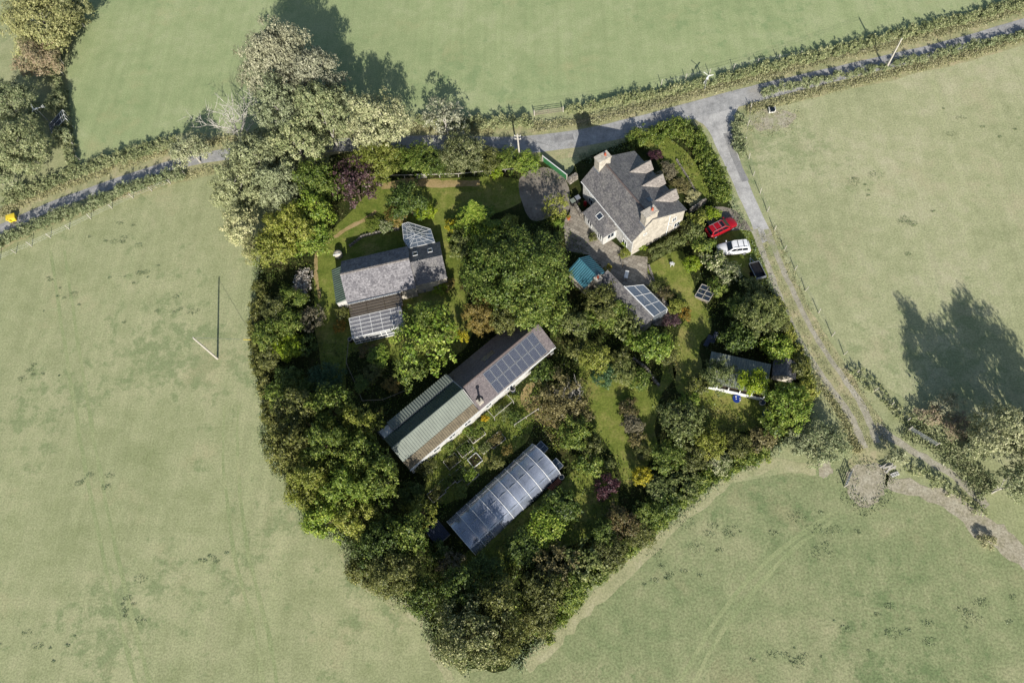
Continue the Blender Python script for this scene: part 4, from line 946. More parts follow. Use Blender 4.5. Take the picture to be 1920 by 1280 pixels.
def gate(a, b, h, label, mat='steel', bars=5, boards=False):
    a, b = P(*a), P(*b); o = thing('field_gate' if not boards else 'board_gate', label, 'gate', a.to_tuple(), math.degrees(math.atan2((b - a).y, (b - a).x)), None); L = (b - a).length
    mb = MB()
    for x in (0, L): mb.tube([(x, 0, 0), (x, 0, h + .15)], .07, 8)
    mb.build('gate_post', 'pale_wood', o)
    mb = MB()
    if boards:
        n = int(L / .16)
        for i in range(n): mb.box(.08 + i * (L - .16) / n, -.02, .06, .08 + (i + .93) * (L - .16) / n, .02, h - .06)
        mb.build('board', mat, o); mb = MB(); mb.bar((0.05, 0, h), (L - .05, 0, h), .12, .06); mb.build('top_rail', 'white', o)
    else:
        for i in range(bars): mb.tube([(.1, 0, .15 + i * (h - .2) / (bars - 1)), (L - .1, 0, .15 + i * (h - .2) / (bars - 1))], .03, 6)
        for x in (.1, L / 2, L - .1): mb.tube([(x, 0, .15), (x, 0, h - .05)], .03, 6)
        mb.bar((.1, 0, .15), (L / 2, 0, h - .05), .04); mb.build('gate_frame', mat, o)
    return o
gate((1002, 217), (1056, 210), 1.0, 'weathered field gate in the hedge north of the road', 'grey_wood')
gate((1702, 806), (1752, 836), 1.2, 'grey metal gate propped open beside the lower path')
gate((1583, 912), (1594, 884), 1.0, 'grey metal gate at the bare gateway south of the track')
gate((1018, 303), (1063, 338), 1.3, 'green boarded gate with white top rail across the drive', 'green_paint', 5, True)
gate((783, 335), (800, 334), 1.0, 'small pale wicket gate in the white garden fence', 'pale_wood', 5, True)
def stone_wall(px, h, w, label, mat='dry_stone', cap=True):
    pts = [P(x, y) for x, y in px]; o0 = pts[0]; mb = MB()
    for a, b in zip(pts[:-1], pts[1:]):
        a, b = a - o0, b - o0; d = (b - a).normalized(); s_ = Vector((-d.y, d.x, 0)) * w / 2; n = max(1, int((b - a).length / .4))
        for i in range(n):
            p, q = a.lerp(b, i / n), a.lerp(b, (i + .97) / n); hh = h * rnd.uniform(.9, 1.08); tp = Vector((0, 0, hh)); sk = s_ * rnd.uniform(.85, 1.1)
            lo = [p - sk, q - sk, q + sk, p + sk]; hi = [x * 1.0 + tp - (x - (p + q) / 2) * .18 for x in lo]
            mb.face(lo[::-1]); mb.face(hi)
            for k in range(4): mb.face([lo[k], lo[(k + 1) % 4], hi[(k + 1) % 4], hi[k]])
    o = mb.build('stone_wall', mat); o.location = o0; return tag(o, label, 'wall')
stone_wall([(1066, 344), (1082, 334)], 1.2, .6, 'short mossy stone wall stub beside the green gate')
stone_wall([(1078, 388), (1090, 408), (1104, 398)], 1.0, .35, 'low stone wall enclosing the bins beside the porch')
stone_wall([(655, 463), (680, 444), (720, 434), (750, 430)], .35, .3, 'curved low stone edging around the flower bed behind the cottage')
stone_wall([(1216, 498), (1232, 545), (1250, 575)], .3, .3, 'low stone kerb between the patio and the lawn')
stone_wall([(1186, 672), (1212, 690), (1226, 712), (1236, 724)], .35, .35, 'curving row of pale stones edging the middle lawn')
stone_wall([(1292, 400), (1305, 392), (1322, 380)], 1.1, .35, 'pale stone wall at the corner of the house garden')
stone_wall([(1268, 300), (1290, 335), (1306, 365), (1312, 385)], .3, .25, 'thin stone edging along the bank north of the house')

# stone pile
o = thing('stone_pile', 'heap of pale rubble stones at the left garden border', 'stone pile', P(568, 535).to_tuple())
mb = MB(); r_ = random.Random(4)
for i in range(420):
    x, y = r_.gauss(0, .75), r_.gauss(0, 1.6)
    if abs(x) > 1.3 or abs(y) > 2.6: continue
    z = max(0.02, .8 * (1 - (x / 1.6) ** 2 - (y / 3.2) ** 2)) * r_.uniform(.75, 1); s_ = r_.uniform(.08, .22)
    rot = Matrix.Rotation(r_.uniform(0, 3), 3, Vector((r_.random(), r_.random(), r_.random() + .1)).normalized())
    v = [Vector((a * r_.uniform(.6, 1), b * r_.uniform(.6, 1), c * r_.uniform(.5, .9))) * s_ for a in (-1, 1) for b in (-1, 1) for c in (-1, 1)]
    v = [rot @ p + Vector((x, y, z)) for p in v]
    for q in ((0, 1, 3, 2), (4, 6, 7, 5), (0, 4, 5, 1), (2, 3, 7, 6), (0, 2, 6, 4), (1, 5, 7, 3)): mb.face([v[k] for k in q])
st_ = NT('rubble'); gi = st_.n("ShaderNodeNewGeometry"); M['rubble'] = st_.fin(st_.ramp(gi.outputs['Random Per Island'], [(0, A(96, 90, 80)), (.6, A(156, 148, 136)), (1, A(214, 208, 196))]), .9, .1)
mb.build('stones', 'rubble', o)
mb = MB(); mb.bar((-.2, -1.2, .75), (.9, -1.9, .7), .07, .04); mb.build('plank', 'pale_wood', o)

# ------------------------------------------------------------------ garden furniture and small things
def at_(px, py, z=0): return P(px, py, z).to_tuple()
# raised beds
beds = [(893, 815, 38, 'raised bed with inner cross frame nearest the barn wall', 'mid', 2.0, 1.4),
        (931, 825, 38, 'brown raised bed in the veg garden beside the lawn wedge', 'scrub', 2.0, 1.3),
        (872, 842, 38, 'leafy green raised bed second from the barn wall', 'deep', 1.8, 1.4),
        (891, 863, 40, 'square raised bed with white frame and dark bare soil', None, 1.4, 1.3),
        (848, 865, 40, 'dark weedy raised bed close to the barn skirt roof', 'olive', 1.8, 1.3),
        (862, 890, 40, 'raised bed with low leaves in the shaded veg garden', 'deep', 1.8, 1.3),
        (838, 905, 40, 'raised bed thick with dark leaves near the polytunnel', 'mid', 1.8, 1.2),
        (882, 893, 40, 'raised bed of fresh green leaves closest to the polytunnel side', 'bright', 1.9, 1.2),
        (912, 838, 38, 'raised bed with pale green leaves beside the lawn wedge', 'sage', 1.7, 1.0),
        (819, 925, 40, 'raised bed with a pale corner post at the tunnel end', 'olive', 2.0, 1.3)]
for x, y, rot, lb, sp, l, w in beds:
    o = thing('raised_bed', lb, 'raised bed', at_(x, y), rot, 'raised beds in the vegetable garden')
    mb = MB()
    for s_ in (-1, 1): mb.bar((-l / 2, s_ * w / 2, .13), (l / 2, s_ * w / 2, .13), .06, .26); mb.bar((s_ * l / 2, -w / 2 + .03, .13), (s_ * l / 2, w / 2 - .03, .13), .06, .25)
    if 'cross' in lb: mb.bar((-l / 4, -w / 2 + .03, .28), (-l / 4, w / 2 - .03, .28), .06, .04); mb.bar((-l / 2, 0, .28), (0, 0, .28), .06, .035)
    mb.build('frame', 'white' if sp is None else 'pale_wood', o)
    mb = MB(); mb.box(-l / 2 + .03, -w / 2 + .03, .02, l / 2 - .03, w / 2 - .03, .2); mb.build('soil', 'soil', o)
    if sp:
        n = 60; cen = np.stack([(rng.random(n) - .5) * l * .85, (rng.random(n) - .5) * w * .8, .25 + .15 * rng.random(n)], 1)
        c, nn, sz = blob_leaves(cen, .12 + .14 * rng.random(n), .13, .7); me = leaf_mesh('plants', c, nn, sz); me.materials.append(M['leaf_' + sp]); q = bpy.data.objects.new('plants', me); COL.objects.link(q); q.parent = o
# vegetable frame (fruit cage rails)
o = thing('fruit_cage', 'rectangular rail frame around bean rows below the flue', 'plant frame', at_(928, 788), 41)
mb = MB()
for x in (0, 1.6, 3.2):
    for y in (0, 2.6): mb.bar((x, y, 0), (x, y, 1.3), .05)
for y in (0, 2.6): mb.bar((0, y, 1.3), (3.2, y, 1.3), .05)
for x in (0, 3.2): mb.bar((x, 0, 1.3), (x, 2.6, 1.3), .05)
mb.build('frame', 'pale_wood', o)
def bin_(x, y, label, lid, rot=30):
    o = thing('wheelie_bin', label, 'bin', at_(x, y), rot, 'bins by the porch')
    mb = MB(); mb.extrude([(-.27, 0.02), (.27, .02), (.31, 1.0), (-.31, 1.0)], 1, -.3, .3); mb.build('body', 'black', o, bevel=.03)
    mb = MB(); mb.slab([(-.34, -.33, 1.03), (.34, -.33, 1.03), (.34, .33, 1.1), (-.34, .33, 1.1)], .06); mb.build('lid', lid, o)
    for s_ in (-1, 1):
        mb = MB(); mb.tube([(s_ * .2, .3, .1), (s_ * .28, .3, .1)], .1, 10); mb.build('wheel', 'rubber', o)
bin_(1074, 384, 'wheelie bin with pale green lid beside the porch wall', 'sage_lid' if 'sage_lid' in M else 'green_tin')
bin_(1083, 378, 'wheelie bin with pale blue lid beside the porch wall', 'lead')
o = thing('gas_cylinder', 'red gas cylinder in the shaded corner by the porch', 'gas cylinder', at_(1097, 386)); mb = MB(); mb.tube([(0, 0, .02), (0, 0, .1), (0, 0, .95), (0, 0, 1.1), (0, 0, 1.2)], [.2, .24, .24, .16, .07], 14); mb.build('body', 'red_paint', o, smooth=True); mb = MB(); mb.tube([(0, 0, 1.2), (0, 0, 1.32)], .05, 8); mb.build('valve', 'steel', o)
o = thing('patio_table', 'white oblong table standing in shade on the patio', 'table', at_(1174, 519), 75)
mb = MB(); mb.box(-.6, -.26, .7, .6, .26, .76); mb.build('table_top', 'white', o, bevel=.04)
for sx in (-.5, .5):
    for sy in (-.2, .2): mb = MB(); mb.bar((sx, sy, 0), (sx, sy, .7), .05); mb.build('leg', 'white', o)
o = thing('garden_chair', 'small white garden chair on the lawn below the hedge', 'chair', at_(1259, 497), 190)
mb = MB(); mb.box(-.25, -.25, .4, .25, .25, .44); mb.build('seat', 'white', o)
mb = MB()
for x in (-.22, -.11, 0, .11, .22): mb.bar((x, .25, .44), (x, .32, .95), .05, .03)
mb.bar((-.26, .32, .95), (.26, .32, .95), .06, .04); mb.build('backrest', 'white', o)
for sx in (-.22, .22):
    for sy in (-.22, .22): mb = MB(); mb.bar((sx, sy, 0), (sx, sy, .4), .05); mb.build('leg', 'white', o)
o = thing('washing_line_post', 'slim dark post on the sunny patio casting a long shadow', 'post', at_(1167, 502)); mb = MB(); mb.tube([(0, 0, 0), (0, 0, 1.5)], .05, 8); mb.build('post', 'dark_wood', o); mb = MB(); mb.bar((-.15, 0, 1.45), (.15, 0, 1.45), .05); mb.build('crossbar', 'dark_wood', o)
o = thing('cold_frame', 'white framed cold frame with wooden sides on the east lawn', 'cold frame', at_(1321, 553), -33)
mb = MB(); mb.extrude([(-.9, 0.02), (.9, .02), (.9, .75), (-.9, .4)], 1, -1.0, 1.0); mb.build('box', 'grey_wood', o)
mb = MB(); mb.slab([(-.98, -1.05, .44), (.98, -1.05, .82), (.98, 1.05, .82), (-.98, 1.05, .44)], .03); lid = mb.build('lid', 'pane', o)
mb = MB(); frame_grid(mb, (-.98, -1.05, .44), (-.98, 1.05, .44), (.98, 1.05, .82), (.98, -1.05, .82), 3, 2, .07, .05); mb.build('glazing_bars', 'pale_wood', lid)
def cloche(x, y, rot, label):
    o = thing('cold_frame', label, 'cold frame', at_(x, y), rot, 'cold frames at the polytunnel end')
    mb = MB(); mb.extrude([(-.55, 0.02), (.55, .02), (.55, .8), (-.55, .6)], 1, -.6, .6); mb.build('box', 'grey_wood', o)
    mb = MB(); mb.slab([(-.6, -.65, .63), (.6, -.65, .85), (.6, .65, .85), (-.6, .65, .63)], .03); l = mb.build('lid', 'pane', o)
    mb = MB(); frame_grid(mb, (-.6, -.65, .63), (-.6, .65, .63), (.6, .65, .85), (.6, -.65, .85), 2, 1, .06, .04); mb.build('glazing_bars', 'steel', l)
cloche(1015, 843, 42, 'glazed cold frame at the upper corner of the polytunnel end'); cloche(1043, 875, 42, 'glazed cold frame at the lower corner of the polytunnel end')
def barrel(x, y, r, h, mat, label, name='water_butt', inner='black'):
    o = thing(name, label, 'barrel', at_(x, y)); mb = MB(); mb.tube([(0, 0, .02), (0, 0, h * .5), (0, 0, h)], [r * .9, r, r * .92], 18); mb.build('body', mat, o, smooth=True)
    mb = MB(); mb.tube([(r * .93 * math.cos(t), r * .93 * math.sin(t), h) for t in np.linspace(0, 2 * math.pi, 19)], .035, 6, False); mb.build('rim', 'pale_wood' if inner else mat, o); mb = MB(); mb.tube([(0, 0, h), (0, 0, h + .012)], r * .86, 18); mb.build('water', 'dark_glass', o)
barrel(1053, 897, .32, .85, 'black', 'round black water butt at the corner of the polytunnel')
barrel(798 - 1, 545, .3, .9, 'lead', 'grey water butt beneath the cottage extension eaves')
barrel(659, 640, .28, .8, 'black', 'dark water butt at the corner of the sun room')
barrel(962, 733, .36, .9, 'dark_blue', 'dark blue water butt against the slate barn wall')
barrel(1428, 756, .38, .5, 'pale_wood', 'pale round tub in the dark hen yard', 'garden_tub')
barrel(1434, 777, .4, 1.0, 'teal_plastic', 'teal plastic drum under the east hedge')
o = thing('paddling_pool', 'round blue paddling pool in the shaded yard below the shed', 'paddling pool', at_(1381, 748)); mb = MB(); mb.tube([(0, 0, .02), (0, 0, .25)], [.5, .52], 24); mb.build('wall', 'blue', o); mb = MB()
for k in range(7): mb.tube([(.3 * math.cos(k * 2.1), .3 * math.sin(k * 1.7), .25), (.3 * math.cos(k * 2.1) + .1, .3 * math.sin(k * 1.7), .32)], .05, 8)
mb.build('toys', 'white', o)
for x, y, lb in ((1326, 642, 'dark blue covered lounger in deep shade, the one further left'), (1338, 636, 'dark blue covered lounger in deep shade beside the glossy bush')):
    o = thing('garden_lounger', lb, 'lounger', at_(x, y), 60, 'covered loungers in the shade'); mb = MB(); mb.extrude([(-.75, .28), (.35, .28), (.8, .75), (.76, .8), (.33, .38), (-.75, .38)], 1, -.3, .3); mb.build('cushion', 'dark_blue', o, bevel=.03)
    for sx in (-.6, .4):
        for sy in (-.25, .25): mb = MB(); mb.bar((sx, sy, 0), (sx, sy, .28), .05); mb.build('leg', 'black', o)
o = thing('oil_tank', 'pale round-topped stone well head at the cottage corner', 'well', at_(636, 480)); mb = MB(); mb.tube([(0, 0, 0), (0, 0, .7), (0, 0, 1.0), (0, 0, 1.15)], [.6, .6, .5, .15], 16); mb.build('drum', 'stone', o, smooth=True); mb = MB(); mb.bar((-.5, -.5, 1.1), (.5, -.35, 1.15), .2, .08); mb.build('lintel', 'white', o); o.name = 'well_head'
o = thing('grit_bin', 'bright yellow roadside grit bin at the far left', 'grit bin', at_(26, 412), 20); mb = MB(); mb.extrude([(-.5, .02), (.5, .02), (.6, .8), (-.6, .8)], 1, -.45, .45); mb.build('body', 'yellow', o, bevel=.06); mb = MB(); mb.slab([(-.66, -.52, .9), (.66, -.52, .82), (.66, .52, .82), (-.66, .52, .9)], .1); mb.build('lid', 'yellow', o, bevel=.03)
o = thing('water_trough', 'white stone water trough on the bare patch in the east field', 'trough', at_(1446, 209), 5); mb = MB(); mb.extrude([(-.45, .02), (.45, .02), (.5, .65), (.38, .65), (.34, .2), (-.34, .2), (-.38, .65), (-.5, .65)], 1, -.35, .35); mb.build('body', 'white_wall', o); mb = MB(); mb.box(-.35, -.34, .3, .35, .34, .5); mb.build('water', 'dark_glass', o)
o = thing('log_stack', 'stack of reddish split logs beside the polytunnel end', 'log pile', at_(1040, 911), 42); mb = MB()
for k in range(40): mb.tube([(-.8 + .2 * (k % 9), -.3, .12 + .17 * (k // 9)), (-.8 + .2 * (k % 9) + .03, .3, .12 + .17 * (k // 9))], .085, 7)
mb.build('logs', plain('split_logs', A(140, 92, 74), .9, .1, 0, .4, 5), o)
o = thing('tin_shelter', 'small dark tin shelter off the west end of the polytunnel', 'shed', at_(824, 1002), 42); mb = MB(); mb.box(-.8, -.9, 0, .8, .9, 1.2); mb.build('wall', 'dark_wood', o); mb = MB(); mb.corr((-1.0, -1.1, 1.25), (1.0, -1.1, 1.25), (1.0, 1.1, 1.5), (-1.0, 1.1, 1.5), .22, .04); mb.build('roof', 'dark_blue', o); mb = MB(); mb.bar((-1.0, -1.14, 1.22), (1.0, -1.14, 1.22), .08, .06); mb.build('fascia', 'grey_wood', o)
o = thing('plank_heap', 'heap of pale planks and rubble by the lower gateway', 'timber pile', at_(1664, 876), 20); mb = MB()
for k in range(7): mb.bar((rnd.uniform(-.9, -.4), rnd.uniform(-.6, .6), .1 + .07 * k), (rnd.uniform(.4, .9), rnd.uniform(-.6, .6), .12 + .07 * k), .18, .05)
mb.build('planks', 'pale_wood', o); mb = MB()
for k in range(8): mb.box(-.2 + .25 * (k % 4), -1.0 - .25 * (k // 4), 0.01, .0 + .25 * (k % 4), -.8 - .25 * (k // 4), .2)
mb.build('blocks', 'white_wall', o)
o = thing('flower_pot', 'terracotta pot of flowers at the patio edge', 'plant pot', at_(1066, 411)); mb = MB(); mb.tube([(0, 0, .02), (0, 0, .4), (0, 0, .46)], [.18, .27, .29], 14); mb.build('pot', 'orange', o); c, nn, sz = blob_leaves(np.array([[0, 0, .6]]), np.array([.3]), .12, 1.2); me = leaf_mesh('foliage', c, nn, sz); me.materials.append(M['leaf_flower_orange']); q = bpy.data.objects.new('foliage', me); COL.objects.link(q); q.parent = o

# ------------------------------------------------------------------ trees and shrubs: (x, y, radius in photo pixels, height m, species, label[, crown kind])
G1 = 'roadside trees northwest of the garden'
TREES_OUT = [  # pale crowns outside the garden carry haze in their leaf colours
 (72, 30, 66, 9, 'palegold', 'tall golden green tree in the very top left corner'),
 (128, 12, 36, 7, 'palegold', 'smaller golden tree beside the top left corner tree'),
 (66, 108, 40, 6, 'palepink', 'pink tinged bushy tree under the golden corner tree'),
 (22, 190, 46, 7, 'palehedge', 'grey green tree at the left edge above the solar array'),
 (30, 268, 58, 8, 'palehedge', 'broad grey green tree at the left edge beside the solar array'),
 (5, 330, 34, 5, 'palehedge', 'low bushy tree at the left edge next to the road'),
 (520, 118, 66, 14, 'palegrey', 'tallest roadside tree with pale limbs showing, topmost of its clump'),
 (596, 150, 50, 12.5, 'palegrey', 'tall pale tree leaning right beside the tallest roadside tree'),
 (605, 212, 50, 12, 'palehedge', 'rounded grey green tree in the middle of the roadside clump'),
 (530, 208, 52, 12, 'pale', 'wide pale green tree right of the bare dead tree'),
 (358, 280, 36, 5, 'palecream', 'low creamy green tree left of the bare dead tree'),
 (482, 300, 56, 9.5, 'pale', 'pale tree overhanging the road below the bare dead tree'),
 (558, 275, 58, 10, 'palehedge', 'grey green tree at the road just outside the garden hedge'),
 (440, 352, 46, 9, 'pale', 'pale tree on the field side of the roadside clump'),
 (520, 350, 50, 9, 'pale', 'pale dense tree touching the northwest garden corner'),
 (452, 425, 36, 7, 'palecream', 'creamy tree at the southern tip of the roadside clump'),
 (478, 470, 24, 5, 'palegold', 'small yellowish tree ending the clump by the west field'),
 (700, 228, 60, 10, 'palecream', 'big creamy leaved tree standing over the road bend', ),
 (645, 205, 34, 9, 'pale', 'narrow pale tree wedged left of the creamy road bend tree'),
 (835, 226, 44, 6, 'palegrey', 'whitish thin crowned tree on the north verge of the road', 'open'),
 (1872, 808, 58, 10, 'palecream', 'cream leaved tree at the right edge below its long field shadow'),
 (1775, 752, 26, 4, 'palegrey', 'twiggy grey tree left of the cream leaved right edge tree', 'open'),
 (2010, 850, 95, 11, 'pale', 'pale tree cut off by the right edge'),
 (1905, 905, 40, 8, 'palehedge', 'green bushy tree in shade low at the right edge'),
]
SHRUBS_OUT = [
 (105, 195, 22, 3, 'palehedge', 'grey bush in the left hedge right above the solar array'),
 (118, 255, 16, 2.5, 'palehedge', 'narrow grey bush right of the solar array'),
 (1545, 835, 46, 3.2, 'palehedge', 'wide pale bush by the gateway south of the track'),
 (1500, 830, 30, 2.6, 'pale', 'pale spiky bush touching the south east garden corner'),
 (1680, 856, 20, 2.2, 'palecream', 'lime pale bush above the plank heap'),
 (1800, 800, 34, 1.6, 'palepink', 'rusty bracken patch left of the cream leaved tree'),
 (1745, 775, 26, 1.6, 'palepink', 'brownish bramble at the end of the farm track fence'),
 (1830, 840, 30, 1.8, 'palehedge', 'low green bramble in front of the cream leaved tree'),
 (1850, 1015, 18, .9, 'dry', 'dry grassy hump on the lower right bank'),
]
TREES_IN = [
 (703, 300, 42, 6.5, 'yellowgreen', 'yellow green tree at the north hedge beside the purple tree'),
 (590, 345, 44, 7.5, 'mid', 'mid green tree left of the purple tree'),
 (592, 392, 36, 7, 'bright', 'bright leaved tree just below the one left of the purple tree'),
 (548, 425, 52, 7.5, 'yellowgreen', 'large yellow green tree in the northwest garden corner'),
 (590, 448, 36, 6, 'bright', 'bright green tree beside the curved grass path'),
 (510, 468, 36, 6, 'yellowgreen', 'yellowish tree on the west boundary above the stone pile'),
 (662, 345, 48, 6.5, 'purple', 'dark purple leaved tree with thin bare twigs', 'open'),
 (888, 400, 62, 7.5, 'bright', 'feathery bright green conifer beside the gravel drive', 'conifer'),
 (974, 505, 94, 9.5, 'mid', 'huge round green tree in the centre of the garden'),
 (1000, 565, 62, 8, 'mid', 'green tree crowding the south side of the huge round tree'),
 (905, 590, 34, 5.5, 'orange', 'orange brown tree at the barn roof edge', 'M'),
 (948, 598, 34, 6, 'olive', 'olive tree between the orange brown tree and the barn ridge'),
 (790, 638, 70, 8, 'bright', 'wide light green tree leaning over the sun room and barn', 'open'),
 (800, 610, 46, 8, 'mid', 'green tree crowding the right side of the sun room'),
 (770, 690, 34, 6, 'mid', 'light green lower tree reaching toward the barn lean to roof'),
 (765, 378, 40, 5, 'deep', 'dark green bushy tree north of the white glasshouse'),
 (865, 285, 42, 6, 'speck', 'grey flecked tree on the roadside bank by the pole'),
 (560, 776, 46, 9, 'olive', 'olive tree at the top left of the southwest wood'),
 (622, 770, 42, 9, 'mid', 'green tree at the top of the southwest wood'),
 (680, 800, 36, 9, 'yellowgreen', 'yellowish tree of the southwest wood nearest the barn gable'),
 (545, 840, 46, 10, 'olive', 'brownish green tree on the field edge of the southwest wood'),
 (615, 840, 50, 10.5, 'mid', 'tall green tree in the heart of the southwest wood'),
 (680, 860, 46, 10, 'mid', 'tree of the southwest wood in front of the barn gable'),
 (590, 905, 50, 10.5, 'yellowgreen', 'yellow brown tree in the middle of the southwest wood'),
 (655, 920, 50, 10.5, 'bright', 'bright green tree in the lower southwest wood'),
 (712, 905, 44, 10, 'mid', 'rounded tree of the southwest wood facing the vegetable garden'),
 (610, 970, 44, 9, 'bright', 'light green tree at the bottom tip of the southwest wood'),
 (672, 972, 42, 9, 'yellowgreen', 'yellow green tree under the bright one in the southwest wood'),
 (716, 1020, 54, 8.5, 'deep', 'dark tree left of the small tin shelter'),
 (766, 1000, 44, 8, 'mid', 'green tree touching the small tin shelter'),
 (740, 1070, 56, 8.5, 'olive', 'brown tinged tree south of the small tin shelter'),
 (688, 1075, 36, 7, 'olive', 'small olive tree on the field edge southwest of the tin shelter'),
 (790, 960, 34, 4.5, 'yellowgreen', 'thin yellow leaved willow beside the polytunnel', 'open'),
 (795, 1120, 36, 6.5, 'deep', 'dark tree between the brown tinged tree and the southern tip'),
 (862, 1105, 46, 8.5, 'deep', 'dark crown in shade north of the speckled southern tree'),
 (930, 1125, 44, 8, 'olive', 'olive tree right of the dark crown near the southern tip'),
 (885, 1190, 72, 9.5, 'speck', 'big pale speckled tree at the southern tip of the garden'),
 (950, 1195, 38, 7.5, 'olive', 'smaller tree right of the speckled southern tree'),
 (1478, 760, 46, 6, 'bright', 'bright green tree at the east corner by the farm track'),
 (1413, 718, 30, 4.8, 'lime', 'lime green round tree in front of the long low shed'),
 (1346, 702, 34, 4.6, 'sage', 'grey green tree spreading over the long low shed roof', 'S'),
 (1425, 590, 48, 5, 'sage', 'willow like grey green tree on the east boundary'),
 (1118, 672, 30, 4.5, 'yellowgreen', 'round golden green tree beyond the barn gable end'),
 (1080, 610, 30, 5, 'sage', 'pale green airy tree beyond the barn ridge end', 'S'),
 (1130, 566, 40, 4.5, 'olive', 'olive tree on the west side of the slate garden range'),
 (1276, 790, 46, 4.4, 'sage', 'wide grey green tree at the end of the middle lawn'),
 (1226, 648, 34, 3.2, 'bright', 'bright large leaved tree right of the curving stone row', 'bigleaf'),
 (1058, 735, 50, 3.4, 'scrub', 'brown twiggy tree with bare white branches beside the barn', 'open'),
]
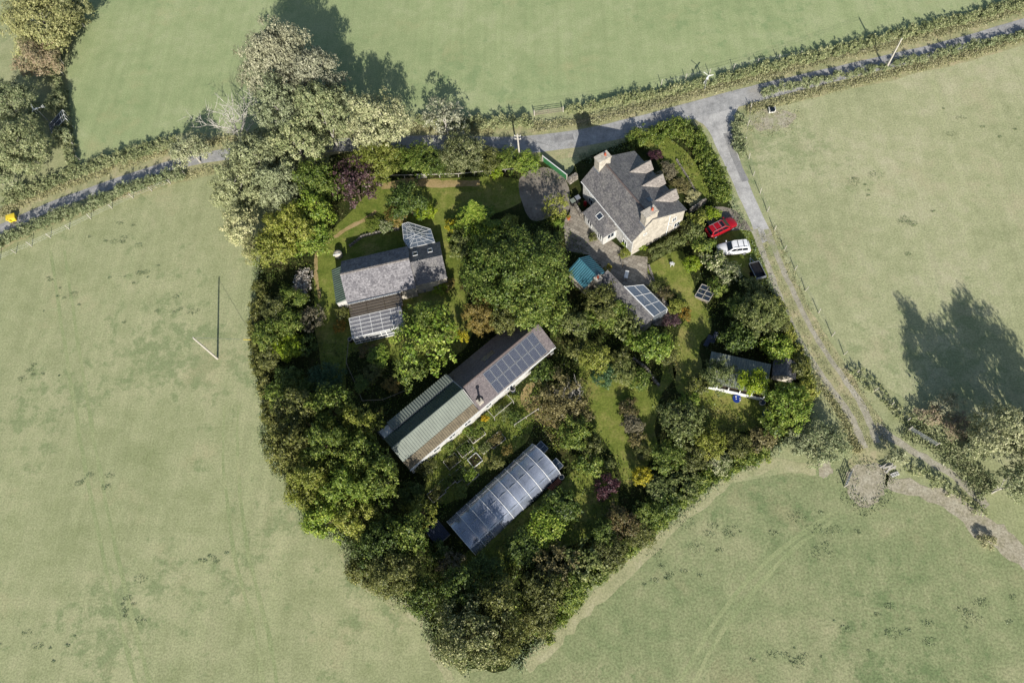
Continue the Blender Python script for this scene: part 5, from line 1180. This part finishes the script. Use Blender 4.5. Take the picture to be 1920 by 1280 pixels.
SHRUBS_IN = [
 (785, 305, 38, 3.2, 'mid', 'green roadside shrub behind the pale rail fence, furthest left'),
 (745, 300, 30, 3, 'mid', 'green shrub between the yellow green tree and the wicket gate'),
 (822, 308, 26, 3, 'deep', 'dark shrub behind the wicket gate'),
 (918, 302, 32, 3, 'olive', 'olive shrub behind the middle of the pale rail fence'),
 (955, 304, 28, 2.8, 'mid', 'green shrub left of the pole with crossarms'),
 (990, 306, 28, 3, 'bright', 'bright shrub at the pole with crossarms'),
 (930, 325, 14, 1.4, 'lime', 'lime tuft growing through the pale rail fence'),
 (1044, 392, 28, 3.6, 'yellowgreen', 'yellow green bush at the corner of the gravel drive', 'open'),
 (1046, 418, 16, 1.6, 'bright', 'small green bush by the terracotta pot'),
 (957, 416, 15, 1.6, 'yellowgreen', 'round clipped golden bush in the shade of the drive', 'dense'),
 (742, 405, 22, 1.6, 'orange', 'rusty flowered bush behind the cottage flower bed'),
 (800, 402, 20, 2.2, 'lime', 'lime shrub above the white glasshouse'),
 (725, 425, 16, 1.0, 'flecked', 'pale flowered clump in the bed behind the cottage'),
 (700, 420, 18, .9, 'lawn_tuft', 'low green clump in the bed behind the cottage'),
 (850, 425, 16, 1.8, 'gold', 'golden shrub at the foot of the feathery conifer'),
 (868, 445, 20, 2.2, 'sage', 'grey leaved shrub below the feathery conifer', 'dense'),
 (862, 470, 20, 1.8, 'sage', 'silvery shrub at the edge of the grass walk'),
 (880, 535, 18, 1.6, 'red', 'reddish shrub at the west foot of the huge round tree'),
 (868, 634, 11, 3.2, 'gold', 'bright yellow bush at the right of the light green tree'),
 (840, 535, 14, 1.4, 'orange', 'orange flowering plant at the cottage extension corner'),
 (826, 540, 16, 1.5, 'lime', 'lime plant against the cottage extension wall'),
 (636, 612, 14, 1.4, 'flower_orange', 'orange flowered plant beside the sun room'),
 (642, 590, 15, 1.6, 'olive', 'olive bush at the corner of the sun room'),
 (690, 655, 18, 1.2, 'red', 'reddish plant in the plot below the sun room'),
 (710, 670, 24, 1.6, 'bright', 'green bush in the plot below the sun room'),
 (700, 700, 22, 1.2, 'olive', 'olive bush in the middle of the fenced plot'),
 (735, 722, 18, 1.2, 'orange', 'brown flowered plant at the bottom of the fenced plot'),
 (680, 720, 18, 1.0, 'mid', 'green plant at the left of the fenced plot'),
 (586, 602, 28, 2.6, 'pinkgrey', 'pinkish grey bush in the west garden', 'spiky'),
 (548, 560, 28, 3, 'mid', 'green shrub directly left of the stone pile'),
 (520, 585, 32, 3.6, 'olive', 'olive shrub on the west boundary below the stone pile'),
 (545, 610, 32, 3.6, 'mid', 'green shrub right of the olive ones on the west boundary'),
 (508, 630, 32, 3.6, 'mid', 'green shrub on the west boundary facing the utility pole'),
 (545, 655, 28, 3, 'lime', 'lime green shrub lit up on the west boundary', 'S'),
 (510, 670, 26, 3, 'olive', 'olive shrub below the lime one on the west boundary'),
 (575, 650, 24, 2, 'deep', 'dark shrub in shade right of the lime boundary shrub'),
 (612, 715, 36, 3.4, 'blue', 'blue green shrub in the shade left of the fenced plot'),
 (540, 715, 30, 3.2, 'deep', 'dark shrub at the north end of the southwest wood'),
 (585, 735, 28, 3.4, 'deep', 'dark shrub tucked behind the southwest wood'),
 (520, 740, 24, 3, 'mid', 'boundary shrub just above the southwest wood'),
 (1038, 450, 20, 2, 'deep', 'dark shrub between the huge tree and the patio'),
 (1138, 505, 9, 1.6, 'gold', 'small yellow plant on the back of the teal roof shed'),
 (1176, 458, 10, 1.0, 'lime', 'low lime plant at the foot of the porch'),
 (1172, 475, 12, .7, 'yellowgreen', 'yellowish border plants along the white house wall'),
 (1205, 465, 9, .8, 'lime', 'small lime plant at the house corner'),
 (1112, 445, 11, .8, 'olive', 'small plant on the patio below the porch window'),
 (1150, 590, 34, 3.6, 'mid', 'green shrub south of the slate garden range'),
 (1175, 615, 34, 3, 'sage', 'grey green shrub at the lower end of the garden range', 'spiky'),
 (1110, 600, 24, 3, 'mid', 'green shrub behind the pale green airy tree'),
 (1190, 640, 24, 2.2, 'bright', 'bright shrub right of the grey green spiky one'),
 (1080, 655, 22, 2.4, 'olive', 'olive shrub between the airy tree and the golden green tree'),
 (1132, 705, 23, 2.4, 'blue', 'round blue green dome shrub on the small lawn', 'dense'),
 (1168, 698, 28, 2.2, 'sage', 'grey green shrub left of the curving stone row'),
 (1200, 712, 24, 2.0, 'mid', 'green shrub below the curving stone row'),
 (1160, 670, 20, 2.4, 'olive', 'olive shrub behind the curving stone row'),
 (1252, 668, 18, 1.4, 'olive', 'low olive shrub at the edge of the east lawn'),
 (1228, 540, 16, 1.2, 'olive', 'small dark shrub beside the glazed end'),
 (1248, 552, 16, 1.4, 'red', 'reddish shrub by the patio kerb'),
 (1268, 575, 18, 1.3, 'yellowgreen', 'yellow flowering clump by the glazed lean to'),
 (1284, 588, 15, 1.2, 'flower_orange', 'orange flowering clump beside the east lawn'),
 (1258, 600, 18, 1.0, 'purple', 'purple leaved low plant at the corner of the glazed lean to'),
 (1020, 700, 26, 2, 'deep', 'dark shrub against the solar panelled barn wall'),
 (1038, 772, 28, 1.6, 'scrub', 'brown twiggy scrub above the polytunnel', 'open'),
 (1085, 775, 32, 2.2, 'scrub', 'brown twiggy scrub left of the lower lawn', 'open'),
 (1080, 815, 38, 3.2, 'mid', 'green shrub at the polytunnel door'),
 (1106, 836, 24, 2.4, 'olive', 'olive shrub on the left edge of the lower lawn'),
 (1104, 872, 28, 2.6, 'mid', 'green shrub above the plum bush'),
 (1143, 872, 12, 1.0, 'sage', 'soft grey shrub left of the lower lawn tip'),
 (1180, 768, 21, 1.5, 'red', 'reddish seed headed shrub in the middle of the lawn island'),
 (1185, 797, 22, 1.5, 'pinkgrey', 'greyish shrub in the middle of the lawn island'),
 (1194, 828, 18, 1.3, 'scrub', 'brown shrub low in the lawn island'),
 (1203, 848, 17, 1.4, 'olive', 'rounded olive bush at the tip of the lawn island', 'dense'),
 (1136, 912, 26, 2.0, 'plum', 'plum purple bush south of the lower lawn'),
 (1203, 892, 19, 2.4, 'gold', 'egg shaped bright yellow bush on the lower lawn', 'dense'),
 (1232, 915, 26, 2, 'sage', 'grey shrub right of the yellow bush'),
 (1282, 908, 42, 2.2, 'sage', 'spiky silver green shrub on the south boundary', 'spiky'),
 (1250, 860, 34, 3, 'mid', 'green shrub above the spiky silver shrub'),
 (1300, 858, 32, 2.8, 'olive', 'olive shrub on the south boundary below the hen yard'),
 (1330, 835, 34, 3.2, 'yellowgreen', 'yellowish shrub at the bottom of the hen yard'),
 (1348, 868, 26, 2.2, 'flecked', 'white flowered shrub on the south boundary', 'flecked' and 'S'),
 (1385, 838, 30, 2.0, 'olive', 'brown green shrub below the paddling pool'),
 (1425, 825, 28, 2.0, 'scrub', 'dry brown shrub near the east corner'),
 (1450, 800, 28, 2.8, 'mid', 'green shrub left of the bright east corner tree'),
 (1292, 748, 20, 1.6, 'bright', 'bright shrub at the left of the hen yard'),
 (1310, 720, 24, 2, 'olive', 'olive shrub at the gable of the long low shed'),
 (1500, 690, 24, 2.4, 'olive', 'brownish shrub right of the slate hut'),
 (1508, 735, 22, 2.2, 'yellowgreen', 'yellowish shrub at the farm track bend'),
 (1384, 636, 32, 3.4, 'deep', 'glossy dark shrub behind the long low shed', 'bigleaf'),
 (1456, 655, 30, 3.2, 'bright', 'glossy bright shrub above the slate hut', 'bigleaf'),
 (1385, 580, 30, 3, 'mid', 'green shrub right of the wooden cold frame'),
 (1405, 545, 26, 2.8, 'sage', 'grey green shrub beside the dark trailer'),
 (1455, 600, 28, 2.6, 'olive', 'olive shrub on the edge of the farm track'),
 (1340, 490, 24, 2.6, 'flecked', 'cream flecked shrub under the white car bonnet'),
 (1362, 515, 26, 2.6, 'flecked', 'cream flecked shrub left of the dark trailer'),
 (1345, 540, 22, 2.2, 'mid', 'green shrub above the wooden cold frame'),
 (1296, 496, 17, 1.8, 'lime', 'round lime bush on the east lawn', 'dense'),
 (1320, 462, 24, 2.6, 'mid', 'green shrub left of the white car'),
 (1300, 440, 22, 2.4, 'sage', 'grey shrub at the end of the clipped hedge'),
 (1308, 412, 20, 2.2, 'yellowgreen', 'yellow green shrub left of the red car'),
 (1335, 404, 16, 2, 'lime', 'lime shrub above the red car'),
 (1290, 425, 16, 1.6, 'olive', 'olive shrub near the house corner'),
 (1250, 320, 22, 1.0, 'pinkgrey', 'dry pinkish plants below the dormers'),
 (1275, 350, 20, .9, 'scrub', 'dry brown plants on the bank by the third dormer'),
 (1298, 372, 18, .8, 'dry', 'dry straw plants at the end of the house bank'),
 (1228, 292, 14, .9, 'plum', 'reddish plant behind the first dormer'),
 (1024, 984, 38, 2.2, 'bright', 'big leaved green laurel along the polytunnel side', 'bigleaf'),
 (1052, 948, 34, 2.2, 'deep', 'big leaved dark laurel near the log stack', 'bigleaf'),
 (984, 1028, 36, 2.0, 'deep', 'dark big leaved bush at the lower polytunnel side', 'bigleaf'),
 (1000, 1000, 22, 1.6, 'lime', 'sunlit lime laurel south of the polytunnel', 'bigleaf'),
 (1165, 978, 36, 2.8, 'red', 'red berried bush on the southeast boundary'),
 (1130, 1000, 30, 3, 'deep', 'dark bush left of the red berried bush'),
 (1215, 965, 32, 2.4, 'mid', 'green bush right of the red berried bush'),
 (1200, 1000, 30, 2.2, 'olive', 'olive bush below the red berried bush'),
 (1250, 945, 26, 2, 'deep', 'dark bush on the boundary under the spiky silver shrub'),
 (1040, 1060, 46, 3.4, 'scrub', 'twiggy brown green scrub south of the laurels', 'open'),
 (1095, 1055, 44, 3.2, 'sage', 'twiggy sage scrub on the southeast boundary', 'spiky'),
 (1145, 1035, 34, 2.8, 'olive', 'olive scrub on the southeast boundary'),
 (1020, 1110, 44, 4, 'olive', 'olive scrub above the southern boundary'),
 (1065, 1105, 38, 3.4, 'mid', 'green scrub along the southern boundary'),
 (1010, 1160, 36, 3.6, 'olive', 'olive scrub right of the southern tip trees'),
 (845, 1062, 30, 2.6, 'pinkgrey', 'grey bush in deep shade south of the polytunnel', 'spiky'),
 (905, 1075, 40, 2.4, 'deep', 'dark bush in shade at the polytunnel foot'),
 (820, 1035, 24, 2.2, 'deep', 'dark bush below the small tin shelter'),
 (770, 930, 30, 3, 'deep', 'dark shrub between the southwest wood and the raised beds'),
 (950, 845, 13, 1.6, 'orange', 'orange leaved young tree in the vegetable garden', 'spiky'),
 (931, 868, 16, 1.6, 'olive', 'dark fruit bush below the orange leaved plant'),
 (910, 784, 8, 1.0, 'flower_yellow', 'clump of yellow sunflowers below the barn skirt roof'),
 (903, 797, 11, .7, 'mid', 'green vegetable clump around the yellow sunflowers'),
 (942, 772, 15, 1.0, 'sage', 'bean rows inside the rail frame'),
 (966, 786, 17, 1.0, 'deep', 'dark leafy vegetables right of the rail frame'),
 (876, 806, 11, .7, 'bright', 'bright leafy clump at the barn wall foot'),
 (838, 838, 13, .8, 'mid', 'green leafy clump at the lower barn wall'),
 (800, 870, 22, 1.4, 'olive', 'olive clump beside the barn gable foot'),
 (862, 922, 15, .8, 'mid', 'green leaves along the dark polytunnel side'),
]
for row in TREES_OUT: plant(*row[:6], tree=True, kind=row[6] if len(row) > 6 else '', group=G1 if row[0] < 850 else 'trees at the right edge', bark='pale_bark')
for row in SHRUBS_OUT: plant(*row[:6], group='bushes outside the garden')
for row in TREES_IN: plant(*row[:6], tree=True, kind=row[6] if len(row) > 6 else '', group='trees in the garden', bark='pale_bark' if row[4] in ('sage', 'scrub') else 'bark')
for row in SHRUBS_IN: plant(*row[:6], kind=row[6] if len(row) > 6 else '', group='shrubs in the garden')

# dead tree with bare white branches
def bare_tree(px, py, h, label, seed=3, spread=1.0, mat='pale_bark', thick=.3):
    b = P(px, py, h * .55); o = thing('dead_tree', label, 'tree', (b.x, b.y, 0)); r = random.Random(seed); tk = MB(); br = MB()
    def grow(mb, p, d, l, rad, lev):
        pts = [p]; rads = [rad]; q = p.copy(); dd = d.copy()
        for i in range(4):
            dd = (dd + Vector((r.uniform(-.22, .22), r.uniform(-.22, .22), r.uniform(-.04, .16)))).normalized(); q = q + dd * l / 4; pts.append(q.copy()); rads.append(rad * (1 - .2 * (i + 1)))
        mb.tube(pts, rads, 6 if lev < 2 else 4)
        if lev < 3:
            for k in range(12 if lev == 0 else 4):
                i = 2 + k % 3 if lev == 0 else r.randint(1, 4); a = k * 2.4 + r.uniform(-.3, .3) if lev == 0 else r.uniform(0, 6.28)
                side = Vector((math.cos(a), math.sin(a), r.uniform(.1, .6))).normalized()
                grow(br, pts[i], (dd * .5 + side * .9 * spread).normalized(), l * (r.uniform(.7, .95) if lev == 0 else r.uniform(.5, .72)), max(rads[i] * .62, .03), lev + 1)
    grow(tk, Vector((0, 0, 0)), Vector((0, 0, 1)), h * .45, thick, 0)
    tk.build('trunk', mat, o); br.build('branches', mat, o); return o
bare_tree(425, 228, 11.5, 'bare dead tree with white branches beside the roadside trees', 5, 1.25, 'white_bark' if 'white_bark' in M else 'pale_bark')
bare_tree(1075, 735, 3.2, 'small bare tree with thin white branches in the brown scrub', 8, 1.2, 'pale_bark', .05)

# hedges
hedge([(0, 372), (70, 350), (150, 318), (240, 288), (330, 262)], 2.8, 1.4, 'palehedge', 'bushy pale hedge north of the road at far left')
hedge([(-20, 460), (60, 424), (150, 388), (250, 348), (340, 324)], 1.7, 2.5, 'palehedge', 'low roadside hedge above the leaning field fence')
hedge([(780, 222), (860, 228), (930, 228), (1000, 228)], 2.2, 1.5, 'palehedge', 'pale hedge on the north verge left of the steel gate')
hedge([(1060, 205), (1130, 192), (1200, 178), (1280, 163), (1340, 148)], 1.9, 1.35, 'palehedge', 'trimmed pale hedge right of the steel gate, north of the road')
hedge([(1350, 146), (1450, 122), (1560, 96), (1680, 64), (1800, 34), (1930, 0)], 2.1, 1.3, 'palehedge', 'long pale hedge running to the upper right corner')
hedge([(1432, 172), (1530, 150), (1640, 127), (1760, 100), (1930, 60)], 1.2, 1.4, 'palehedge', 'rough verge hedge south of the road at upper right')
hedge([(1388, 215), (1382, 245), (1392, 285)], 1.6, 1.5, 'palehedge', 'short bushy hedge at the junction, east of the lane')
hedge([(1600, 690), (1650, 735), (1700, 785), (1740, 800)], 2.0, .9, 'palehedge', 'pale bramble hedge along the farm track fence')
hedge([(1690, 868), (1740, 890), (1800, 930), (1850, 965)], 1.6, 1.0, 'palehedge', 'pale hedge below the lower path at right')
hedge([(108, 60), (100, 110), (112, 170), (122, 240), (132, 305)], 1.6, 1.6, 'palehedge', 'narrow dark hedge at the left end of the north field')
hedge([(1180, 262), (1230, 248), (1285, 240), (1310, 270), (1335, 315), (1358, 370)], 3.2, 2.2, 'mid', 'thick mixed green hedge curving round behind the farmhouse')
hedge([(1222, 482), (1250, 464), (1278, 446)], 2.0, 1.5, 'sage', 'smooth clipped grey green hedge beside the house gable', .12, 1.0, 'hedge', True)
hedge([(1445, 560), (1470, 610), (1490, 660), (1512, 720), (1500, 775)], 2.0, 1.7, 'yellowgreen', 'rough hedge between the east garden and the farm track')
hedge([(1440, 845), (1380, 868), (1320, 900), (1262, 945), (1200, 1005), (1130, 1065), (1070, 1125), (1020, 1190)], 2.2, 1.7, 'mid', 'long boundary hedge along the southeast field')
hedge([(486, 530), (478, 590), (480, 660), (498, 730), (505, 800)], 1.8, 1.6, 'olive', 'boundary hedge along the west field')

# vegetation nobody could count
NOT_IN = [
 [(592, 620), (590, 520), (606, 450), (650, 405), (715, 345), (820, 335), (965, 335), (1062, 335), (1068, 398), (1000, 418), (880, 430), (870, 480), (878, 560), (850, 640), (640, 640)],
 [(1056, 420), (1076, 372), (1060, 330), (1200, 270), (1300, 385), (1214, 482), (1262, 588), (1225, 610), (1105, 478)],
 [(1216, 500), (1275, 468), (1306, 545), (1336, 610), (1318, 720), (1270, 735), (1278, 610), (1262, 545)],
 [(1100, 720), (1180, 690), (1236, 720), (1228, 800), (1236, 850), (1192, 905), (1150, 850), (1105, 790)],
 [(705, 830), (1010, 600), (1050, 660), (770, 890)], [(825, 980), (1000, 825), (1060, 895), (890, 1050)],
 [(1322, 395), (1374, 380), (1440, 530), (1400, 530), (1330, 470)], [(1310, 670), (1500, 680), (1440, 790), (1310, 740)]]
ground_leaves('ground_cover', OUT, 5200, .55, .22, 'deep', NOT_IN, .4)
ground_leaves('ground_cover', OUT, 2600, .7, .22, 'olive', NOT_IN, .35)
ground_leaves('ground_cover', OUT, 1500, .5, .2, 'bright', NOT_IN, .3)
def scatter_strip(name, px, width, n, hmax, leaf, sp, clump=.25, per=6):
    L_, R_, c = strip_pts(px, [width, width], 6); C_ = []
    for _ in range(n):
        i = rnd.randrange(len(c)); q = L_[i].lerp(R_[i], rnd.random()); j = min(i + 1, len(c) - 1); q = q.lerp(L_[j].lerp(R_[j], rnd.random()), rnd.random()); C_.append((q.x, q.y, 0))
    C_ = np.repeat(np.array(C_), per, axis=0); m = len(C_); C_[:, :2] += rng.normal(size=(m, 2)) * clump; C_[:, 2] = rng.random(m) * hmax + .02
    me = leaf_mesh(name, C_, rng.normal(size=(m, 3)) + np.array([0, -.2, .5]), leaf * (.6 + .8 * rng.random(m)), .4); me.materials.append(M['leaf_' + sp])
    o = bpy.data.objects.new(name, me); COL.objects.link(o); return tag(o, kind='stuff')
up = lambda px, d: [(x, y + d) for x, y in px]
scatter_strip('long_grass', up(ROAD[1:8], -27), 1.8, 1500, .4, .25, 'dry'); scatter_strip('long_grass', up(ROAD[8:], -30), 2.0, 2600, .4, .25, 'dry')
scatter_strip('long_grass', up(ROAD[12:], 26), 1.5, 1500, .4, .25, 'dry'); scatter_strip('long_grass', up(ROAD[:5], 26), 1.4, 900, .4, .25, 'dry')
TRK = [(1425, 430), (1452, 500), (1484, 570), (1518, 640), (1562, 708), (1607, 772), (1632, 830)]
scatter_strip('long_grass', TRK, .6, 260, .05, .14, 'dry'); scatter_strip('long_grass', [(x + 24, y - 8) for x, y in TRK], .9, 260, .08, .16, 'dry')
scatter_strip('long_grass', [(x - 26, y + 14) for x, y in TRK[3:]], 1.2, 400, .35, .22, 'dry')
scatter_strip('long_grass', OUT[5:20] , 1.6, 1400, .4, .24, 'tuft'); scatter_strip('long_grass', OUT[20:] + OUT[:1], 1.6, 1200, .4, .24, 'tuft')
scatter_strip('long_grass', [(1700, 800), (1780, 850), (1850, 920)], 3.5, 700, .5, .25, 'palehedge')
# rushes and tussocks in the grazed fields
def tussocks(n, box, sp='tuft', size=(.25, .9), hm=.14):
    C_, S_ = [], []
    for _ in range(n):
        q = P(rnd.uniform(box[0], box[2]), rnd.uniform(box[1], box[3])); r = rnd.uniform(*size) * rnd.random() ** .5; k = int(14 + 60 * r)
        a = rng.random(k) * 6.28; d = np.sqrt(rng.random(k)) * r
        C_.append(np.stack([q.x + np.cos(a) * d * 1.4, q.y + np.sin(a) * d * .8, (1 - (d / max(r, .01)) ** 2) * hm * r / .5 + .02 + rng.random(k) * .05], 1))
    return C_
def tuft_object(name, C_, label_sp):
    c = np.concatenate(C_); me = leaf_mesh(name, c, rng.normal(size=c.shape) * .35 + np.array([0, 0, 1.0]), .17 * (.6 + .8 * rng.random(len(c))), .35); me.materials.append(M['leaf_' + label_sp])
    o = bpy.data.objects.new(name, me); COL.objects.link(o); tag(o, kind='stuff')
def drift(n, x, y, dx, dy, **k): 
    out = []
    for _ in range(n): out += tussocks(1, (x - dx * abs(rnd.gauss(0, 1)) , y - dy * abs(rnd.gauss(0, 1)), x + dx * abs(rnd.gauss(0, 1)), y + dy * abs(rnd.gauss(0, 1))), **k)
    return out
C_ = []
for x, y, n in ((230, 450, 9), (250, 520, 8), (120, 555, 8), (330, 580, 7), (60, 700, 6), (150, 900, 7), (260, 1130, 8), (400, 1050, 6), (90, 1210, 7)): C_ += drift(n, x, y, 45, 22, hm=.035, size=(.2, .9))
tuft_object('grass_tussocks', C_, 'tuft')
C_ = []
for x, y, n in ((1530, 1000, 10), (1480, 1230, 10), (1660, 1180, 9), (1820, 1150, 8), (1250, 1080, 9), (1340, 1000, 9), (1700, 420, 6), (1600, 330, 6), (1850, 240, 6)): C_ += drift(n, x, y, 60, 35, hm=.04, size=(.2, 1.1))
tuft_object('grass_tussocks', C_, 'tuft')
VEG = [(820, 850), (890, 790), (960, 735), (1005, 770), (985, 820), (940, 850), (900, 890), (850, 945), (805, 930)]
ground_leaves('ground_cover', VEG, 520, .12, .14, 'bright', [], .3)
ground_leaves('ground_cover', [(985, 760), (1040, 700), (1100, 740), (1110, 800), (1050, 850), (1000, 810)], 500, .25, .18, 'scrub', [], .35)
ground_leaves('ground_cover', [(985, 760), (1040, 700), (1100, 740), (1110, 800), (1050, 850), (1000, 810)], 250, .3, .18, 'yellowgreen', [], .3)
BP = [(1575, 880), (1600, 862), (1640, 855), (1685, 885), (1668, 945), (1622, 968), (1575, 935)]
ground_leaves('long_grass', BP, 150, .14, .17, 'palehedge', [[(1605, 885), (1640, 878), (1655, 895), (1640, 930), (1615, 935)]], .3)
ground_leaves('long_grass', [(1400, 205), (1440, 195), (1500, 205), (1505, 238), (1450, 256), (1400, 246)], 120, .1, .16, 'dry', [[(1425, 218), (1475, 216), (1475, 230), (1440, 236)]], .3)
